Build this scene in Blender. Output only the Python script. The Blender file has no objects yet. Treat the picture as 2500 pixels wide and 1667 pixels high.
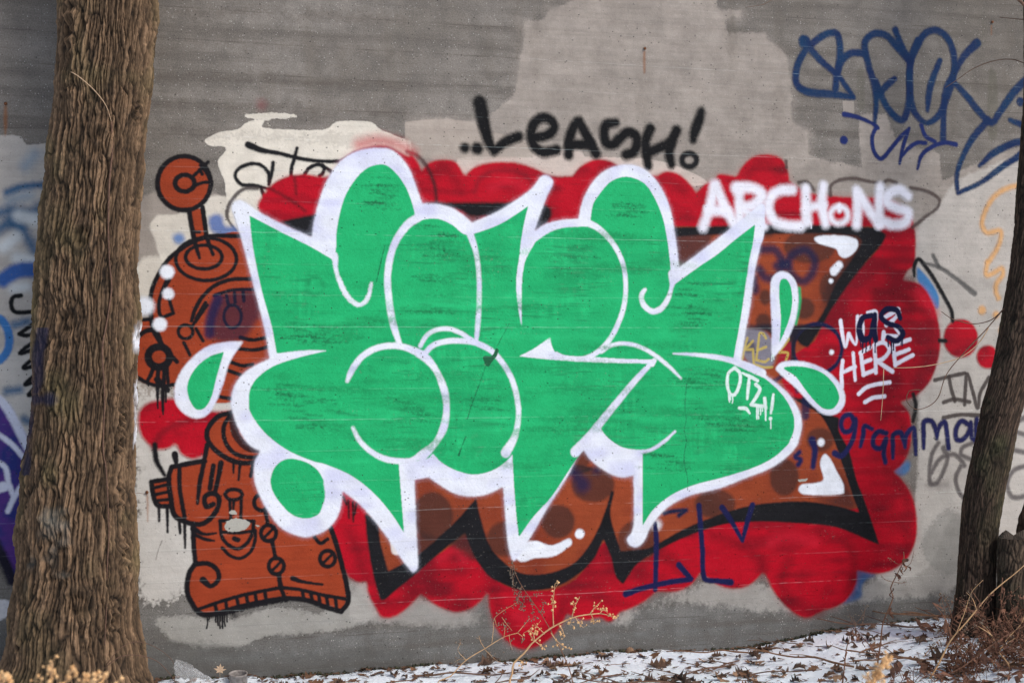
import bpy, math, random
import numpy as np
from mathutils import Vector, Matrix

scene = bpy.context.scene
# ---------------------------------------------------------------- camera, light, exposure
CAMZ = 1.6
FPX = 3890.0                                    # focal length in pixels of the 2500 px wide photograph
WYAW = math.radians(17.6)                       # the wall runs away to the right
WD = 8.0                                        # distance of the wall straight ahead
LIGHTK = 1.0
cam = bpy.data.cameras.new('camera')
cam_o = bpy.data.objects.new('camera', cam)
scene.collection.objects.link(cam_o)
cam_o.location = (0, 0, CAMZ)
cam_o.rotation_euler = (math.radians(90), 0, 0)
cam.sensor_width = 22.5
cam.lens = 22.5*FPX/2500.0
cam.clip_start = 0.1; cam.clip_end = 2000
cam.dof.use_dof = True; cam.dof.focus_distance = 7.7; cam.dof.aperture_fstop = 4.0
scene.camera = cam_o

world = bpy.data.worlds.new('World'); scene.world = world
world.use_nodes = True
nt = world.node_tree
bgn = nt.nodes['Background']
sky = nt.nodes.new('ShaderNodeTexSky'); sky.sky_type = 'NISHITA'
SUN_EL, SUN_AZ = math.radians(44), math.radians(128)     # azimuth measured clockwise from +Y (ahead)
sky.sun_disc = False; sky.sun_elevation = SUN_EL; sky.sun_rotation = SUN_AZ
sky.air_density = 1.0; sky.dust_density = 3.0; sky.ozone_density = 1.0
nt.links.new(sky.outputs[0], bgn.inputs[0]); bgn.inputs[1].default_value = 0.15
sun = bpy.data.lights.new('sun', 'SUN'); sun.energy = 1.45; sun.angle = math.radians(14); sun.color = (1.0, 0.975, 0.935)
sun_o = bpy.data.objects.new('sun', sun); scene.collection.objects.link(sun_o)
sd = Vector((math.sin(SUN_AZ)*math.cos(SUN_EL), math.cos(SUN_AZ)*math.cos(SUN_EL), math.sin(SUN_EL)))
sun_o.rotation_euler = sd.to_track_quat('Z', 'Y').to_euler(); sun_o.location = sd*20+Vector((0, 8, 0))
scene.view_settings.view_transform = 'Standard'; scene.view_settings.look = 'None'
scene.view_settings.gamma = 1; scene.view_settings.use_curve_mapping = False
scene.view_settings.exposure = 0.0
# ---------------------------------------------------------------- the painted wall
# Every coat of paint is rasterised here in wall metres (s along the wall, z up) from brush strokes.
RES = 0.0024
S0, S1, ZB, ZT = -2.80, 3.36, -0.12, 3.62
CW, CH = int(round((S1-S0)/RES)), int(round((ZT-ZB)/RES))
rng = np.random.default_rng(7)

def img_to_wall(x, y):
    t = (x-1250.0)/FPX
    s = t*WD/(math.cos(WYAW)-t*math.sin(WYAW))
    yd = WD+s*math.sin(WYAW)
    return s, CAMZ+(833.5-y)/FPX*yd, yd/FPX

def upn(h, w, cy, cx, seed):
    """smooth value noise, cell cy x cx pixels, 0..1"""
    r = np.random.default_rng(seed)
    gh, gw = int(h/cy)+3, int(w/cx)+3
    g = r.random((gh, gw), dtype=np.float32)
    y = np.arange(h, dtype=np.float32)/cy; x = np.arange(w, dtype=np.float32)/cx
    y0 = y.astype(int); x0 = x.astype(int)
    fy = (y-y0); fx = (x-x0)
    fy = (fy*fy*(3-2*fy))[:, None]; fx = (fx*fx*(3-2*fx))[None, :]
    top = g[y0]*(1-fy)+g[y0+1]*fy
    return top[:, x0]*(1-fx)+top[:, x0+1]*fx

NF = upn(CH, CW, 1.3, 1.3, 11)
N2 = upn(CH, CW, 3.2, 3.2, 12)
N3 = upn(CH, CW, 9, 9, 13)
N4 = upn(CH, CW, 30, 34, 14)
N5 = upn(CH, CW, 95, 120, 15)
H1 = upn(CH, CW, 4.0, 55, 16)
H2 = upn(CH, CW, 2.0, 26, 17)
H3 = upn(CH, CW, 14, 60, 18)
V1 = upn(CH, CW, 70, 6, 19)
ROUGH = (NF*0.35+N2*0.4+N3*0.25)-0.5
ROUGH2 = (N2*0.3+N3*0.35+N4*0.35)-0.5

COL = np.zeros((CH, CW, 3), np.float32)
ALP = np.zeros((CH, CW), np.float32)
OWN = np.zeros((CH, CW), np.int16)
LAYERS = [None]
def lay(part, sub=None):
    LAYERS.append((part, sub)); return len(LAYERS)-1

CROPS = dict(A=(0,0), B=(750,0), C=(1500,0), D=(0,500), E=(750,500), F=(1500,500), G=(0,1000), H=(750,1000), I=(1500,1000))
CROPS = {k: (v[0], v[1], 1000/2351.0) for k, v in CROPS.items()}
CROPS.update(J=(320,1400,.2551), K=(1100,1350,.2551), L=(1900,1267,.2551), M=(0,900,.489), N=(2200,0,.3188),
             P=(1750,750,.2551), Q=(2000,500,.2551), Z=(0,0,1.063), X=(0,0,1.0))

def srgb(c, k=None):
    k = LIGHTK if k is None else k
    c = np.array(c, np.float32)/255.0
    l = np.where(c <= 0.04045, c/12.92, ((c+0.055)/1.055)**2.4)
    return np.minimum(l/k, 0.86)

def parse(txt, w0=10.0):
    """-> list of sub-paths; each a list of (X, Y, r, corner) in canvas pixels"""
    out, cur, crop = [], [], CROPS['X']
    for tok in txt.split():
        if tok == '/':
            if cur: out.append(cur)
            cur = []; continue
        if tok[0] == '@': crop = CROPS[tok[1]]; continue
        corner = '*' in tok
        tok = tok.replace('*', '')
        w = w0
        if ':' in tok:
            tok, ws = tok.split(':'); w = float(ws)
        a, b = tok.split(',')
        s, z, sc = img_to_wall(crop[0]+float(a)*crop[2], crop[1]+float(b)*crop[2])
        cur.append(((s-S0)/RES, (ZT-z)/RES, 0.5*w*crop[2]*sc/RES, corner))
    if cur: out.append(cur)
    return out

def spline(pts, closed=False, step=5.0):
    p = [(a, b, r) for a, b, r, c in pts]; cn = [c for *_, c in pts]
    n = len(p); res = []
    rngi = range(n if closed else n-1)
    for i in rngi:
        i1 = (i+1) % n
        P1 = np.array(p[i]); P2 = np.array(p[i1])
        P0 = np.array(p[(i-1) % n]) if (closed or i > 0) and not cn[i] else 2*P1-P2
        P3 = np.array(p[(i+2) % n]) if (closed or i+2 < n) and not cn[i1] else 2*P2-P1
        m = max(1, int(math.hypot(*(P2-P1)[:2])/step))
        a = max(1e-3, math.hypot(*(P1-P0)[:2]))**.5; b = max(1e-3, math.hypot(*(P2-P1)[:2]))**.5; c = max(1e-3, math.hypot(*(P3-P2)[:2]))**.5
        # centripetal tangents
        m1 = P2-P1 + (b*b)*((P1-P0)/(a*a)-(P2-P0)/((a+b)**2))*1.0 if False else (P2-P0)*b*b/(a*a+b*b)
        m2 = (P3-P1)*b*b/(b*b+c*c)
        if cn[i] or (not closed and i == 0): m1 = (P2-P1)
        if cn[i1] or (not closed and i1 == n-1): m2 = (P2-P1)
        for k in range(m):
            t = k/m; t2 = t*t; t3 = t2*t
            res.append((2*t3-3*t2+1)*P1+(t3-2*t2+t)*m1+(-2*t3+3*t2)*P2+(t3-t2)*m2)
    if not closed: res.append(np.array(p[-1]))
    return np.array(res, np.float32)

def box1(a, r, ax):
    n = 2*r+1
    pad = [(0, 0), (0, 0)]; pad[ax] = (r+1, r)
    c = np.cumsum(np.pad(a, pad), axis=ax, dtype=np.float64)
    if ax == 0: return ((c[n:]-c[:-n])/n).astype(np.float32)
    return ((c[:, n:]-c[:, :-n])/n).astype(np.float32)
def blur(a, r):
    r = max(1, int(round(r)))
    for _ in range(2): a = box1(box1(a, r, 0), r, 1)
    return a

def comp(idn, col, al, x0, y0, own=0.5, gloss=None):
    h, w = al.shape
    sl = (slice(y0, y0+h), slice(x0, x0+w))
    al = np.clip(al, 0, 1)
    a0 = ALP[sl]
    an = al+a0*(1-al)
    col = np.asarray(col, np.float32)
    if col.ndim == 1: col = np.broadcast_to(col, (h, w, 3))
    den = np.maximum(an, 1e-4)[..., None]
    COL[sl] = (col*al[..., None]+COL[sl]*(a0*(1-al))[..., None])/den
    ALP[sl] = an
    if idn is not None:
        OWN[sl][al > own] = idn

def tone(col, sl, amp=0.10):
    m = 1+amp*((N4[sl]-.5)*1.2+(N3[sl]-.5)*.7+(H1[sl]-.5)*.8+(NF[sl]-.5)*.8)
    return np.asarray(col, np.float32)*m[..., None]

def fill(idn, col, txt, soft=2, op=1.0, wob=0.0, amp=0.10, fn=None, lin=False, own=0.5):
    for sub in parse(txt):
        P = spline(sub, True) if not lin else np.array([(a, b, 0) for a, b, _, _ in sub], np.float32)
        sp = soft
        mg = int(sp*2+6)
        x0 = max(0, int(P[:, 0].min())-mg); x1 = min(CW, int(P[:, 0].max())+mg)
        y0 = max(0, int(P[:, 1].min())-mg); y1 = min(CH, int(P[:, 1].max())+mg)
        if x1-x0 < 2 or y1-y0 < 2: continue
        h, w = y1-y0, x1-x0
        T = np.zeros((h, w+1), np.int32)
        Q = np.roll(P, -1, 0)
        for (ax, ay, _), (bx, by, _) in zip(P, Q):
            if ay == by: continue
            if ay > by: ax, ay, bx, by = bx, by, ax, ay
            r0 = max(0, math.ceil(ay-y0-.5)); r1 = min(h-1, math.ceil(by-y0-.5)-1)
            if r1 < r0: continue
            rr = np.arange(r0, r1+1)
            xx = ax+(rr+y0+.5-ay)/(by-ay)*(bx-ax)
            cc = np.clip(np.ceil(xx-x0-.5), 0, w).astype(int)
            np.add.at(T, (rr, cc), 1)
        M = (np.cumsum(T, 1)[:, :w] % 2).astype(np.float32)
        M = blur(M, max(1, sp*.6))
        sl = (slice(y0, y1), slice(x0, x1))
        if wob > 0:
            M = np.clip((M-.5+wob*ROUGH2[sl]*2+wob*ROUGH[sl])*(1.6+wob*3)+.5, 0, 1)
        else:
            M = np.clip((M-.5+.25*ROUGH[sl]*min(1, sp/3))*1.25+.5, 0, 1)
        c = fn(sl) if fn else tone(col, sl, amp)
        comp(idn, c, M*op, x0, y0, own)

def stroke(idn, col, w, txt, soft=2.0, op=1.0, amp=0.10, closed=False, wob=1.0, fn=None, lin=False, drip=0, own=0.5, dry=0.0, grow=0.0):
    for sub in parse(txt, w):
        if grow: sub = [(a, b, c+grow, d) for a, b, c, d in sub]
        if len(sub) == 1: sub = [sub[0], (sub[0][0]+.5, sub[0][1], sub[0][2], True)]
        if lin: sub = [(a, b, c, True) for a, b, c, _ in sub]
        P = spline(sub, closed, 4.0)
        if closed: P = np.vstack([P, P[:1]])
        if drip:
            k = drip
            r = np.random.default_rng(int(abs(P[0, 0]*7+P[0, 1])) % 99991)
            low = P[np.argsort(-P[:, 1])[:max(2, len(P)//4)]]
            for _ in range(k):
                q = low[r.integers(len(low))]
                ln = r.uniform(6, 26)
                stroke_px(idn, col, np.array([[q[0], q[1], 1.8], [q[0]+r.uniform(-1, 1), q[1]+q[2]+ln*.6, 1.3], [q[0]+r.uniform(-1, 1), q[1]+q[2]+ln, 1.6]], np.float32), 1.0, op, amp, 0.4, None, own)
        stroke_px(idn, col, P, soft, op, amp, wob, fn, own, dry)

def stroke_px(idn, col, P, soft, op, amp, wob, fn, own, dry=0.0):
    R = P[:, 2].max(); mg = int(R+soft*1.5+4)
    x0 = max(0, int(P[:, 0].min())-mg); x1 = min(CW, int(P[:, 0].max())+mg)
    y0 = max(0, int(P[:, 1].min())-mg); y1 = min(CH, int(P[:, 1].max())+mg)
    if x1-x0 < 2 or y1-y0 < 2: return
    D = np.full((y1-y0, x1-x0), 99.0, np.float32)
    for (ax, ay, ar), (bx, by, br) in zip(P[:-1], P[1:]):
        m = int(max(ar, br)+soft*1.5+3)
        u0 = max(x0, int(min(ax, bx))-m); u1 = min(x1, int(max(ax, bx))+m+1)
        v0 = max(y0, int(min(ay, by))-m); v1 = min(y1, int(max(ay, by))+m+1)
        if u1 <= u0 or v1 <= v0: continue
        X = np.arange(u0, u1, dtype=np.float32)[None, :]+.5; Y = np.arange(v0, v1, dtype=np.float32)[:, None]+.5
        dx, dy = bx-ax, by-ay; L = dx*dx+dy*dy+1e-6
        t = np.clip(((X-ax)*dx+(Y-ay)*dy)/L, 0, 1)
        d = np.sqrt((X-ax-t*dx)**2+(Y-ay-t*dy)**2)-(ar+t*(br-ar))
        S = D[v0-y0:v1-y0, u0-x0:u1-x0]
        np.minimum(S, d, out=S)
    sl = (slice(y0, y1), slice(x0, x1))
    D = D+wob*(ROUGH[sl]*(1.2+soft*.45))
    t = np.clip(.5-D/(2*soft), 0, 1); al = t*t*(3-2*t)
    if dry > 0: al = al*np.clip(1-dry*np.clip((H2[sl]+N2[sl]-1.0)*4, 0, 1), 0, 1)
    c = fn(sl) if fn else tone(col, sl, amp)
    comp(idn, c, al*op, x0, y0, own)

def ell(crop, cx, cy, rx, ry, rot=0):
    o = '@%s ' % crop
    for k in range(10):
        a = 2*math.pi*k/10; c, s = math.cos(rot), math.sin(rot)
        X, Y = rx*math.cos(a), ry*math.sin(a)
        o += '%.1f,%.1f ' % (cx+X*c-Y*s, cy+X*s+Y*c)
    return o

BUFF = (168,158,149); WBUFF = (218,211,198); LIGHT = (190,184,177); PALE = (196,192,186)
BLACK = (24,25,28); NAVY = (20,26,66); WHITE = (226,230,244); GREEN = (30,176,108); RED = (186,16,38); BROWN = (150,62,32)
DKBROWN = (78,44,36)
def c_(c): return srgb(c)

# ---- roller buffing, undercoats ------------------------------------------------
fill(None, c_(BUFF), '@B 1240,120* 1365,115* 1372,60* 1450,40 1600,-60* @C 585,-60* 590,60* 735,62* 738,98* 640,110 650,190* 868,180* 874,232* 940,260 1000,370 1015,560 1018,690 1110,745* 1112,900* 1420,960* 1400,650* 1565,655* 1600,770 1700,840 1860,880 1870,980* 1890,1040 1960,1000 2150,900 2350,830 2500,800* 2500,1600* @B 560,1500* 562,700* 700,690 820,680 930,700 1000,690* 1190,560* 1215,400 1240,280*', soft=10, op=.62, wob=.34, amp=.22)
for s in ('@B 1220,140 1225,330 1205,520', '@B 1380,70 1500,40 1650,20', '@C 880,240 960,330 1010,480 1010,640', '@C 1110,760 1110,880', '@B 600,700 800,690 950,700', '@C 1000,700 1050,740 1110,760', '@C 600,100 680,110 740,90'):
    stroke(None, c_(BUFF), 60, s, soft=16, op=.35, wob=2.5, dry=.6)
for k7 in range(26):
    s7 = np.random.default_rng(900+k7); x7 = s7.uniform(380, 2480); y7 = s7.uniform(-20, 200); l7 = s7.uniform(60, 260)
    stroke(None, c_((96, 88, 78)), s7.uniform(14, 46), '@X %.0f,%.0f:8 %.0f,%.0f %.0f,%.0f:6' % (x7, y7, x7+2, y7+l7*.5, x7+3, y7+l7), soft=9, op=s7.uniform(.08, .22), wob=2.5)
fill(None, c_(BUFF), '@C 1310,580* 1375,580* 1380,650* 1315,650*', soft=2, op=.6, wob=.2)
fill(None, c_(LIGHT), '@C 2350,870 2200,940 1960,1040 1900,1130 @F 1740,150 1750,800 @I 1700,700 1500,940 1560,1000 1800,900 1960,600 2350,760 2700,760* @C 2700,800*', soft=14, op=.75, wob=.15, amp=.12)
fill(None, c_(LIGHT), '@A -200,770* 120,785 150,830 270,820* @D 300,1568* -200,1568*', soft=5, op=.8, wob=.2, amp=.12)
fill(None, c_(PALE), '@D -200,900 300,900 @G 300,200 0,700 -200,700', soft=20, op=.8, wob=.1)
fill(None, c_(BUFF), '@A 800,1130* 900,1100 1300,1130 1600,1300 @D 1500,1500* 780,1500*', soft=12, op=.6, wob=.2)
fill(None, c_(WBUFF), '@A 1170,805* 1260,760 1370,740 1420,700 1520,690 1500,730 1700,745 1880,740 1930,700 2130,700 2180,740 2300,790 2360,810* 2360,1300* 1300,1240* 1290,1050 1250,930 1300,850 1200,835', soft=3, op=.97, wob=.22, amp=.10)
fill(None, c_(WBUFF), '@A 1400,665 1540,650 1690,655 1710,672 1580,680 1490,690', soft=3, op=.8, wob=.5)
fill(None, c_(WBUFF), '@A 860,1300 900,1240 1010,1230 1200,1130 1340,1150 1400,1300 1300,1400 1050,1480 980,1568 920,1480 890,1380', soft=6, op=.75, wob=.15)
fill(None, c_(WBUFF), '@D 860,300 940,280 1000,250 960,380 860,520 780,520 800,330', soft=14, op=.7, wob=.2)
fill(None, c_((206,190,180)), '@B 860,910* 960,900 1300,905* 1300,860* 1580,860* 1590,900* 2000,920 2230,1000 2300,1060 1500,1100 860,1100', soft=4, op=.75, wob=.2)
fill(None, c_((175,163,152)), '@B 562,800* 562,700* 760,685 930,700 1010,740 1300,830 1300,900 600,900', soft=2, op=.6, wob=.1)
fill(None, c_(PALE), '@D 780,500 800,1050 1000,1100 1400,1000 1400,1568 @G 1200,1090 1080,1060 1000,1110 930,1070 880,1120 820,1080 780,1130*', soft=26, op=.92, wob=.45, amp=.08)
fill(None, c_((170,168,162)), '@G 1000,1180 1300,1200 1600,1130 1900,1160 2100,980 2250,1100 2000,1250 1500,1300 1400,1350 1000,1330 900,1200', soft=14, op=.65, wob=.35)
fill(None, c_((172,168,163)), '@H 240,980 600,1080 1000,1180 1000,1230 500,1230 240,1180', soft=22, op=.55, wob=.3)
fill(None, c_((176,172,166)), '@H 1740,1180* 2350,960* @I 1300,1050 1600,900 1800,820 1740,640 1960,400 1990,950 1900,1050 1500,1090 900,1150 300,1100 10,1240', soft=26, op=.6, wob=.3)
fill(None, c_((120,120,116)), '@I 1800,680 1960,560 1980,900 1930,950 1830,900 1760,800', soft=18, op=.5, wob=.4)
fill(None, c_(LIGHT), '@I 2190,-100 2700,-100 2700,760 2200,760', soft=4, op=.85, wob=.1)
# dark damp bands in the bare concrete
for cy, op in ((70, .25), (250, .16), (440, .22), (600, .22), (770, .2)):
    fill(None, c_((84,74,66)), '@A 860,%d 1400,%d 2350,%d 2350,%d 1400,%d 860,%d' % (cy-12, cy-14, cy+30, cy+72, cy+26, cy+22), soft=18, op=op, wob=.5)
fill(None, c_((88,86,72)), '@C 2150,400 2190,400 2195,800 2150,800', soft=10, op=.4, wob=.3)
fill(None, c_((88,86,72)), '@C 1400,380 1430,380 1435,640 1400,640', soft=8, op=.3, wob=.3)
fill(None, c_((86,86,84)), '@G 820,1350 1200,1340 1500,1400 2350,1380 2350,1530 1500,1560 820,1560', soft=20, op=.45, wob=.4)

# ---- left of the big tree -----------------------------------------------------
b = lay('blue_and_purple_graffiti')
stroke(b, c_((36,84,124)), 40, '@A 40,1105 130,1072 300,1060', soft=7, op=.9)
stroke(b, c_((60,130,170)), 60, '@A 150,950 200,890 / 60,1150 160,1120', soft=14, op=.4)
stroke(b, c_((30,84,124)), 60, '@A -40,1230 60,1210 170,1220 260,1180 / -60,1360 20,1300 100,1290 160,1370 200,1440 / 60,1260 120,1300', soft=12, op=.85)
stroke(b, c_((206,212,214)), 70, '@A 20,1420 90,1360 / 110,1240 200,1260 / 100,1480 180,1500', soft=10, op=.85)
stroke(b, c_((34,84,156)), 90, '@D 20,430 100,380 230,370', soft=7, op=.95)
stroke(b, c_((206,212,214)), 60, '@D 80,480 150,470', soft=10, op=.8)
stroke(b, c_((40,90,130)), 46, '@D 80,690 160,670 / 40,1070 110,1060 / 140,1230 160,1240', soft=9, op=.85)
stroke(b, c_((40,110,176)), 46, '@D -60,640 10,660 50,740 45,830 0,890 -60,900', soft=3, op=.95)
s_ = lay('blue_and_purple_graffiti', 'purple_letter')
def purp(sl):
    m = np.clip((N4[sl]+N3[sl]*.5-.55)*1.6, 0, 1)[..., None]
    return c_((84,52,128))*(1-m)+c_((44,52,120))*m
fill(s_, None, '@D -300,1000* 0,1120* 190,1400 @G 180,600 110,900 70,980* -30,800 -300,600*', soft=3, fn=purp)
w_ = lay('blue_and_purple_graffiti', 'white_line')
stroke(w_, c_((206,210,228)), 50, '@D -60,1080 30,1150 160,1390', soft=4)
stroke(w_, c_((206,210,228)), 30, '@G -60,110 60,190 150,290 / -30,290 30,330 50,420 80,500* 140,410 / 80,500 45,580 / -30,470 20,440:60', soft=3)
stroke(s_, c_((30,28,44)), 60, '@G -30,760 30,880 70,980', soft=5)
fill(None, c_((206,206,210)), '@G -100,1120 40,1090 90,1140 60,1170 -100,1250', soft=6, wob=.2)
k_ = lay('black_spring_scribble')
stroke(k_, c_(BLACK), 25, '@D 120,520 75,530 65,580 90,615 200,612 / 210,670 110,740* 150,750 215,730* / 215,770 115,850 220,820 / 215,860 135,935 225,915 / 220,960 145,1030 225,1000 / 225,1030 165,1090 220,1070', soft=2)

# ---- thin black tag at the top left ---------------------------------------------
t_ = lay('thin_black_tag')
stroke(t_, c_(BLACK), 22, '@A 1425,832:40 1500,862:32 1600,880:24 1720,910:24 1830,925 1950,925 2000,905 2035,880 / 1705,850:18 1690,910 1675,960 1670,1020', soft=2.2)
stroke(t_, c_(BLACK), 22, '@A 1568,935 1562,985 1543,1060:18 / 1545,1040 1540,990 1490,945 1420,945 1360,980 1352,1020 1390,1060 1460,1065 1560,1090:16 / 1500,1085 1520,1140 1525,1200:14', soft=2.2)
stroke(t_, c_((60,52,52)), 22, '@A 1480,1080 1400,1085 1330,1150 1303,1220 1310,1260:14 1360,1330:12', soft=2.6, op=.9)
stroke(t_, c_(BLACK), 22, '@A 1745,1010 1775,965 1830,945 1860,965 1850,1000 1835,1010 / 1850,950 1900,985 1920,1010', soft=2.2)

# ---- blue spray peeking out ------------------------------------------------------
q_ = lay('blue_spray_patch')
fill(q_, c_((52,92,158)), '@A 1205,1240 1275,1235 1290,1300 1350,1300 1370,1350 1240,1345 1200,1300', soft=8, op=.85)
fill(q_, c_((66,112,172)), '@A 990,1350 1050,1340 1060,1390 1010,1400', soft=8, op=.85)
q_ = lay('blue_spray_patch')
fill(q_, c_((56,120,176)), '@F 1735,350* 1800,420 1860,520 1855,600 1800,530 1740,430', soft=5, op=.95)
q_ = lay('blue_spray_patch')
fill(q_, c_((60,110,160)), '@I 1600,340 1690,290 1695,340 1660,375 1610,370', soft=8, op=.85)
q_ = lay('blue_spray_patch')
fill(q_, c_((40,84,136)), '@L 730,480 800,480 950,540 860,560 800,640 800,740 690,790 600,800 680,700', soft=9, op=.85)

# ---- red cloud -------------------------------------------------------------------
def redf(sl):
    m = np.clip((N5[sl]*.6+H3[sl]*.5+N4[sl]*.35-.62)*2.2, 0, 1)[..., None]
    n = 1+.10*((NF[sl]-.5)+(N2[sl]-.5))[..., None]
    k = np.clip((H2[sl]+H1[sl]*.8-1.25)*1.6, 0, 1)[..., None]*.6
    c = c_((176,8,32))*(1-m)+c_((122,10,28))*m
    return (c*(1-k)+c_((104,20,30))*k)*n
r_ = lay('red_cloud')
CLOUD = ('@A 1480,1190 1510,1120 1560,1060 1640,1015 1740,1000 1890,1010 1960,920 2030,870 2150,835 2230,840 2350,900 '
 '@B 590,880 640,940 655,985* 700,935 780,918 850,930 905,1010* 960,960 1050,935 1180,932 1290,960 1390,1005 1520,1012* 1570,955 1660,915 1740,925 1800,960 1900,1000 2010,1010* 2060,985 2130,1000 2200,1060 2232,1108* 2280,1060 2340,1030 '
 '@C 600,1000 700,1015* 740,950 800,900 880,888 950,905 990,960 1005,1040* 1110,1105 1250,1125 1400,1135 1560,1140 1690,1220 1725,1330 1728,1420 1720,1530 '
 '@F 1690,370 1655,430* 1760,460 1830,570 1865,700 1872,800 1850,920 1800,1030 1720,1100 1640,1130* 1690,1190 1706,1300 1695,1400 1650,1490 1600,1530* '
 '@I 1650,400 1710,500 1735,620 1730,740 1690,840 1620,905 1530,938 1450,932 1392,918* 1385,1000 1330,1090 1270,1130 1200,1150 1100,1192 1000,1140 920,1050 870,950 852,932* 780,1000 700,1026 610,1010 540,965 495,930* 440,1000 350,1040 240,1040* 180,1090 110,1130 30,1160* '
 '@H 1740,1215 1680,1190 1600,1205 1540,1190 1490,1168* 1440,1260 1350,1340 1240,1372 1150,1330 1080,1240 1048,1140 1040,1045* 960,1125 860,1160 760,1130 690,1085 650,1055* 590,1120 510,1180 430,1190 390,1130 350,1050 342,985* 280,985 225,940 180,830 100,700 '
 '@D 1900,1300 1600,900 1600,300')
fill(r_, c_((196,70,80)), CLOUD, soft=20, op=.30, wob=0, own=2)
fill(r_, None, CLOUD, soft=5, fn=redf)
for s in ('@I 1180,700 1330,760 1380,900 1350,1040', '@I 1000,860 960,980 1040,1110 1180,1160', '@I 560,720 700,760 840,860 850,930', '@I 1500,620 1640,640 1690,760 1600,880', '@I 230,830 330,860 420,960', '@H 1080,1060 1120,1200 1230,1320', '@H 1300,1340 1420,1240 1460,1120', '@H 700,960 800,1100 900,1120', '@H 420,1110 520,1120 620,1040', '@F 1680,560 1800,640 1820,800 1760,960', '@F 1500,520 1620,500 1700,560', '@F 1560,1180 1650,1250 1640,1400', '@I 1560,340 1660,460 1700,620', '@B 1690,980 1780,1000 1850,1090', '@B 1990,1060 2060,1030 2160,1090', '@C 760,1000 850,930 940,980', '@H 240,700 300,850 330,950', '@B 720,1000 790,970 870,1060'):
    stroke(r_, c_((92,8,22)), 60, s, soft=13, op=.42, own=2)
for s in ('@I 900,760 1000,720 1150,760', '@H 1200,1180 1300,1200 1400,1140', '@F 1750,500 1840,620', '@B 1060,1080 1150,1040 1250,1080', '@H 760,850 850,800 900,860'):
    stroke(r_, c_((206,30,52)), 50, s, soft=14, op=.5, own=2)
r2 = lay('red_cloud', 'red_blob')
fill(r2, None, '@D 800,1180 840,1140 900,1120 1000,1110 1200,1180 1500,1200 1500,1430 1180,1440 1110,1460 1040,1430 1010,1370* 960,1400 890,1400 820,1340 795,1270', soft=7, fn=redf)
for e in (('F', 1988, 766, 100, 112), ('F', 2142, 872, 64, 68)):
    fill(lay('red_cloud', 'red_blob'), c_((192,24,46)), ell(*e), soft=5, fn=redf)
fill(None, c_((150,40,60)), '@A 1470,580 1520,570 1530,610 1500,640', soft=14, op=.35)
stroke(r_, c_((110,20,34)), 28, '@B 960,1100 990,1030 1060,985 1150,980 1240,1000 1290,1050', soft=7, op=.55)
stroke(r_, c_((60,24,30)), 22, '@B 575,870 640,900 690,960 730,1060 742,1160', soft=4, op=.8)
stroke(r_, c_((90,16,26)), 20, '@A 1545,1080 1620,1120 1700,1170 1750,1210 / 1690,1020 1700,1110', soft=4, op=.7)
stroke(r_, c_((110,14,28)), 40, '@D 880,1390 920,1320 990,1270 1080,1240 1180,1230', soft=7, op=.6)
stroke(r_, c_((190,30,50)), 60, '@B 300,830 400,805 520,830 600,880', soft=16, op=.6, own=2)

# ---- right hand old lines ---------------------------------------------------------
o_ = lay('orange_squiggle')
stroke(o_, c_((214,160,98)), 30, '@C 2380,1055 2260,1080 2180,1130 2130,1210 2110,1290 2140,1335 2215,1325 2215,1380 2190,1440 2150,1500 / @F 2140,330 2135,400 2170,395 2225,365 2230,400 2195,450 2190,500 2205,535 / 2110,605:50 / 2190,630:40 / 2225,720:46', soft=6, op=.85)
g_ = lay('dark_thin_line')
stroke(g_, c_((70,56,54)), 20, '@C 1060,1048 1110,1045 1145,1090 / 1240,1120:26 1240,1070 1290,1035 1380,1025 1450,1040 1510,1050 / 1540,1055 1570,1035 1620,1050 / 1700,1078 1800,1100 1865,1145 1855,1190 1800,1235 1710,1305 / 985,925 988,960', soft=3.4, op=.85)
g_ = lay('black_arc')
stroke(g_, c_(BLACK), 26, '@F 1722,410:16 1722,350 1745,312 1790,360 1850,450 1900,540 1935,610 1942,665', soft=3)
stroke(g_, c_((70,70,70)), 24, '@F 1830,290 1860,350 / 1780,335:16 1870,360 1960,420 2068,508:32', soft=4, op=.85)
stroke(g_, c_(BLACK), 24, '@F 1865,778 1900,780', soft=3)
stroke(g_, c_((28,26,28)), 24, '@F 1715,1085 1730,1150 1715,1240', soft=3)
i_ = lay('dark_grey_letters')
for s in ('1840,1005 1920,985 2010,965', '1920,985 1935,1060 1955,1125', '1890,1132 1950,1115 2040,1130', '2010,1145 2015,1060 2025,970 2060,1080 2085,1165 2100,1080 2150,990', '1890,1220:26 1990,1203 2090,1208:26 2200,1215'):
    stroke(i_, c_((62,54,52)), 23, '@F '+s, soft=2.4, op=.92)
i_ = lay('grey_loop_tag')
stroke(i_, c_((84,78,78)), 26, '@I 1860,190 1825,250 1810,340 1815,420 1850,420 1890,350 1912,270 1890,220:34 / 1820,360 1870,280 1950,255 2000,300 2010,320 / 2055,190 2000,215 1990,255 2040,280 / 1990,320 1960,390 1975,460 2000,500', soft=4, op=.9)
stroke(i_, c_((84,78,78)), 50, '@I 1815,430 1900,430', soft=12, op=.45)
stroke(i_, c_((96,90,90)), 28, '@I 2360,40 2290,90 2300,120 2380,150 / 2260,225 2320,235 2400,260 / 2360,320 2290,350 2255,430 2290,500 2400,480', soft=4, op=.9)

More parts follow.
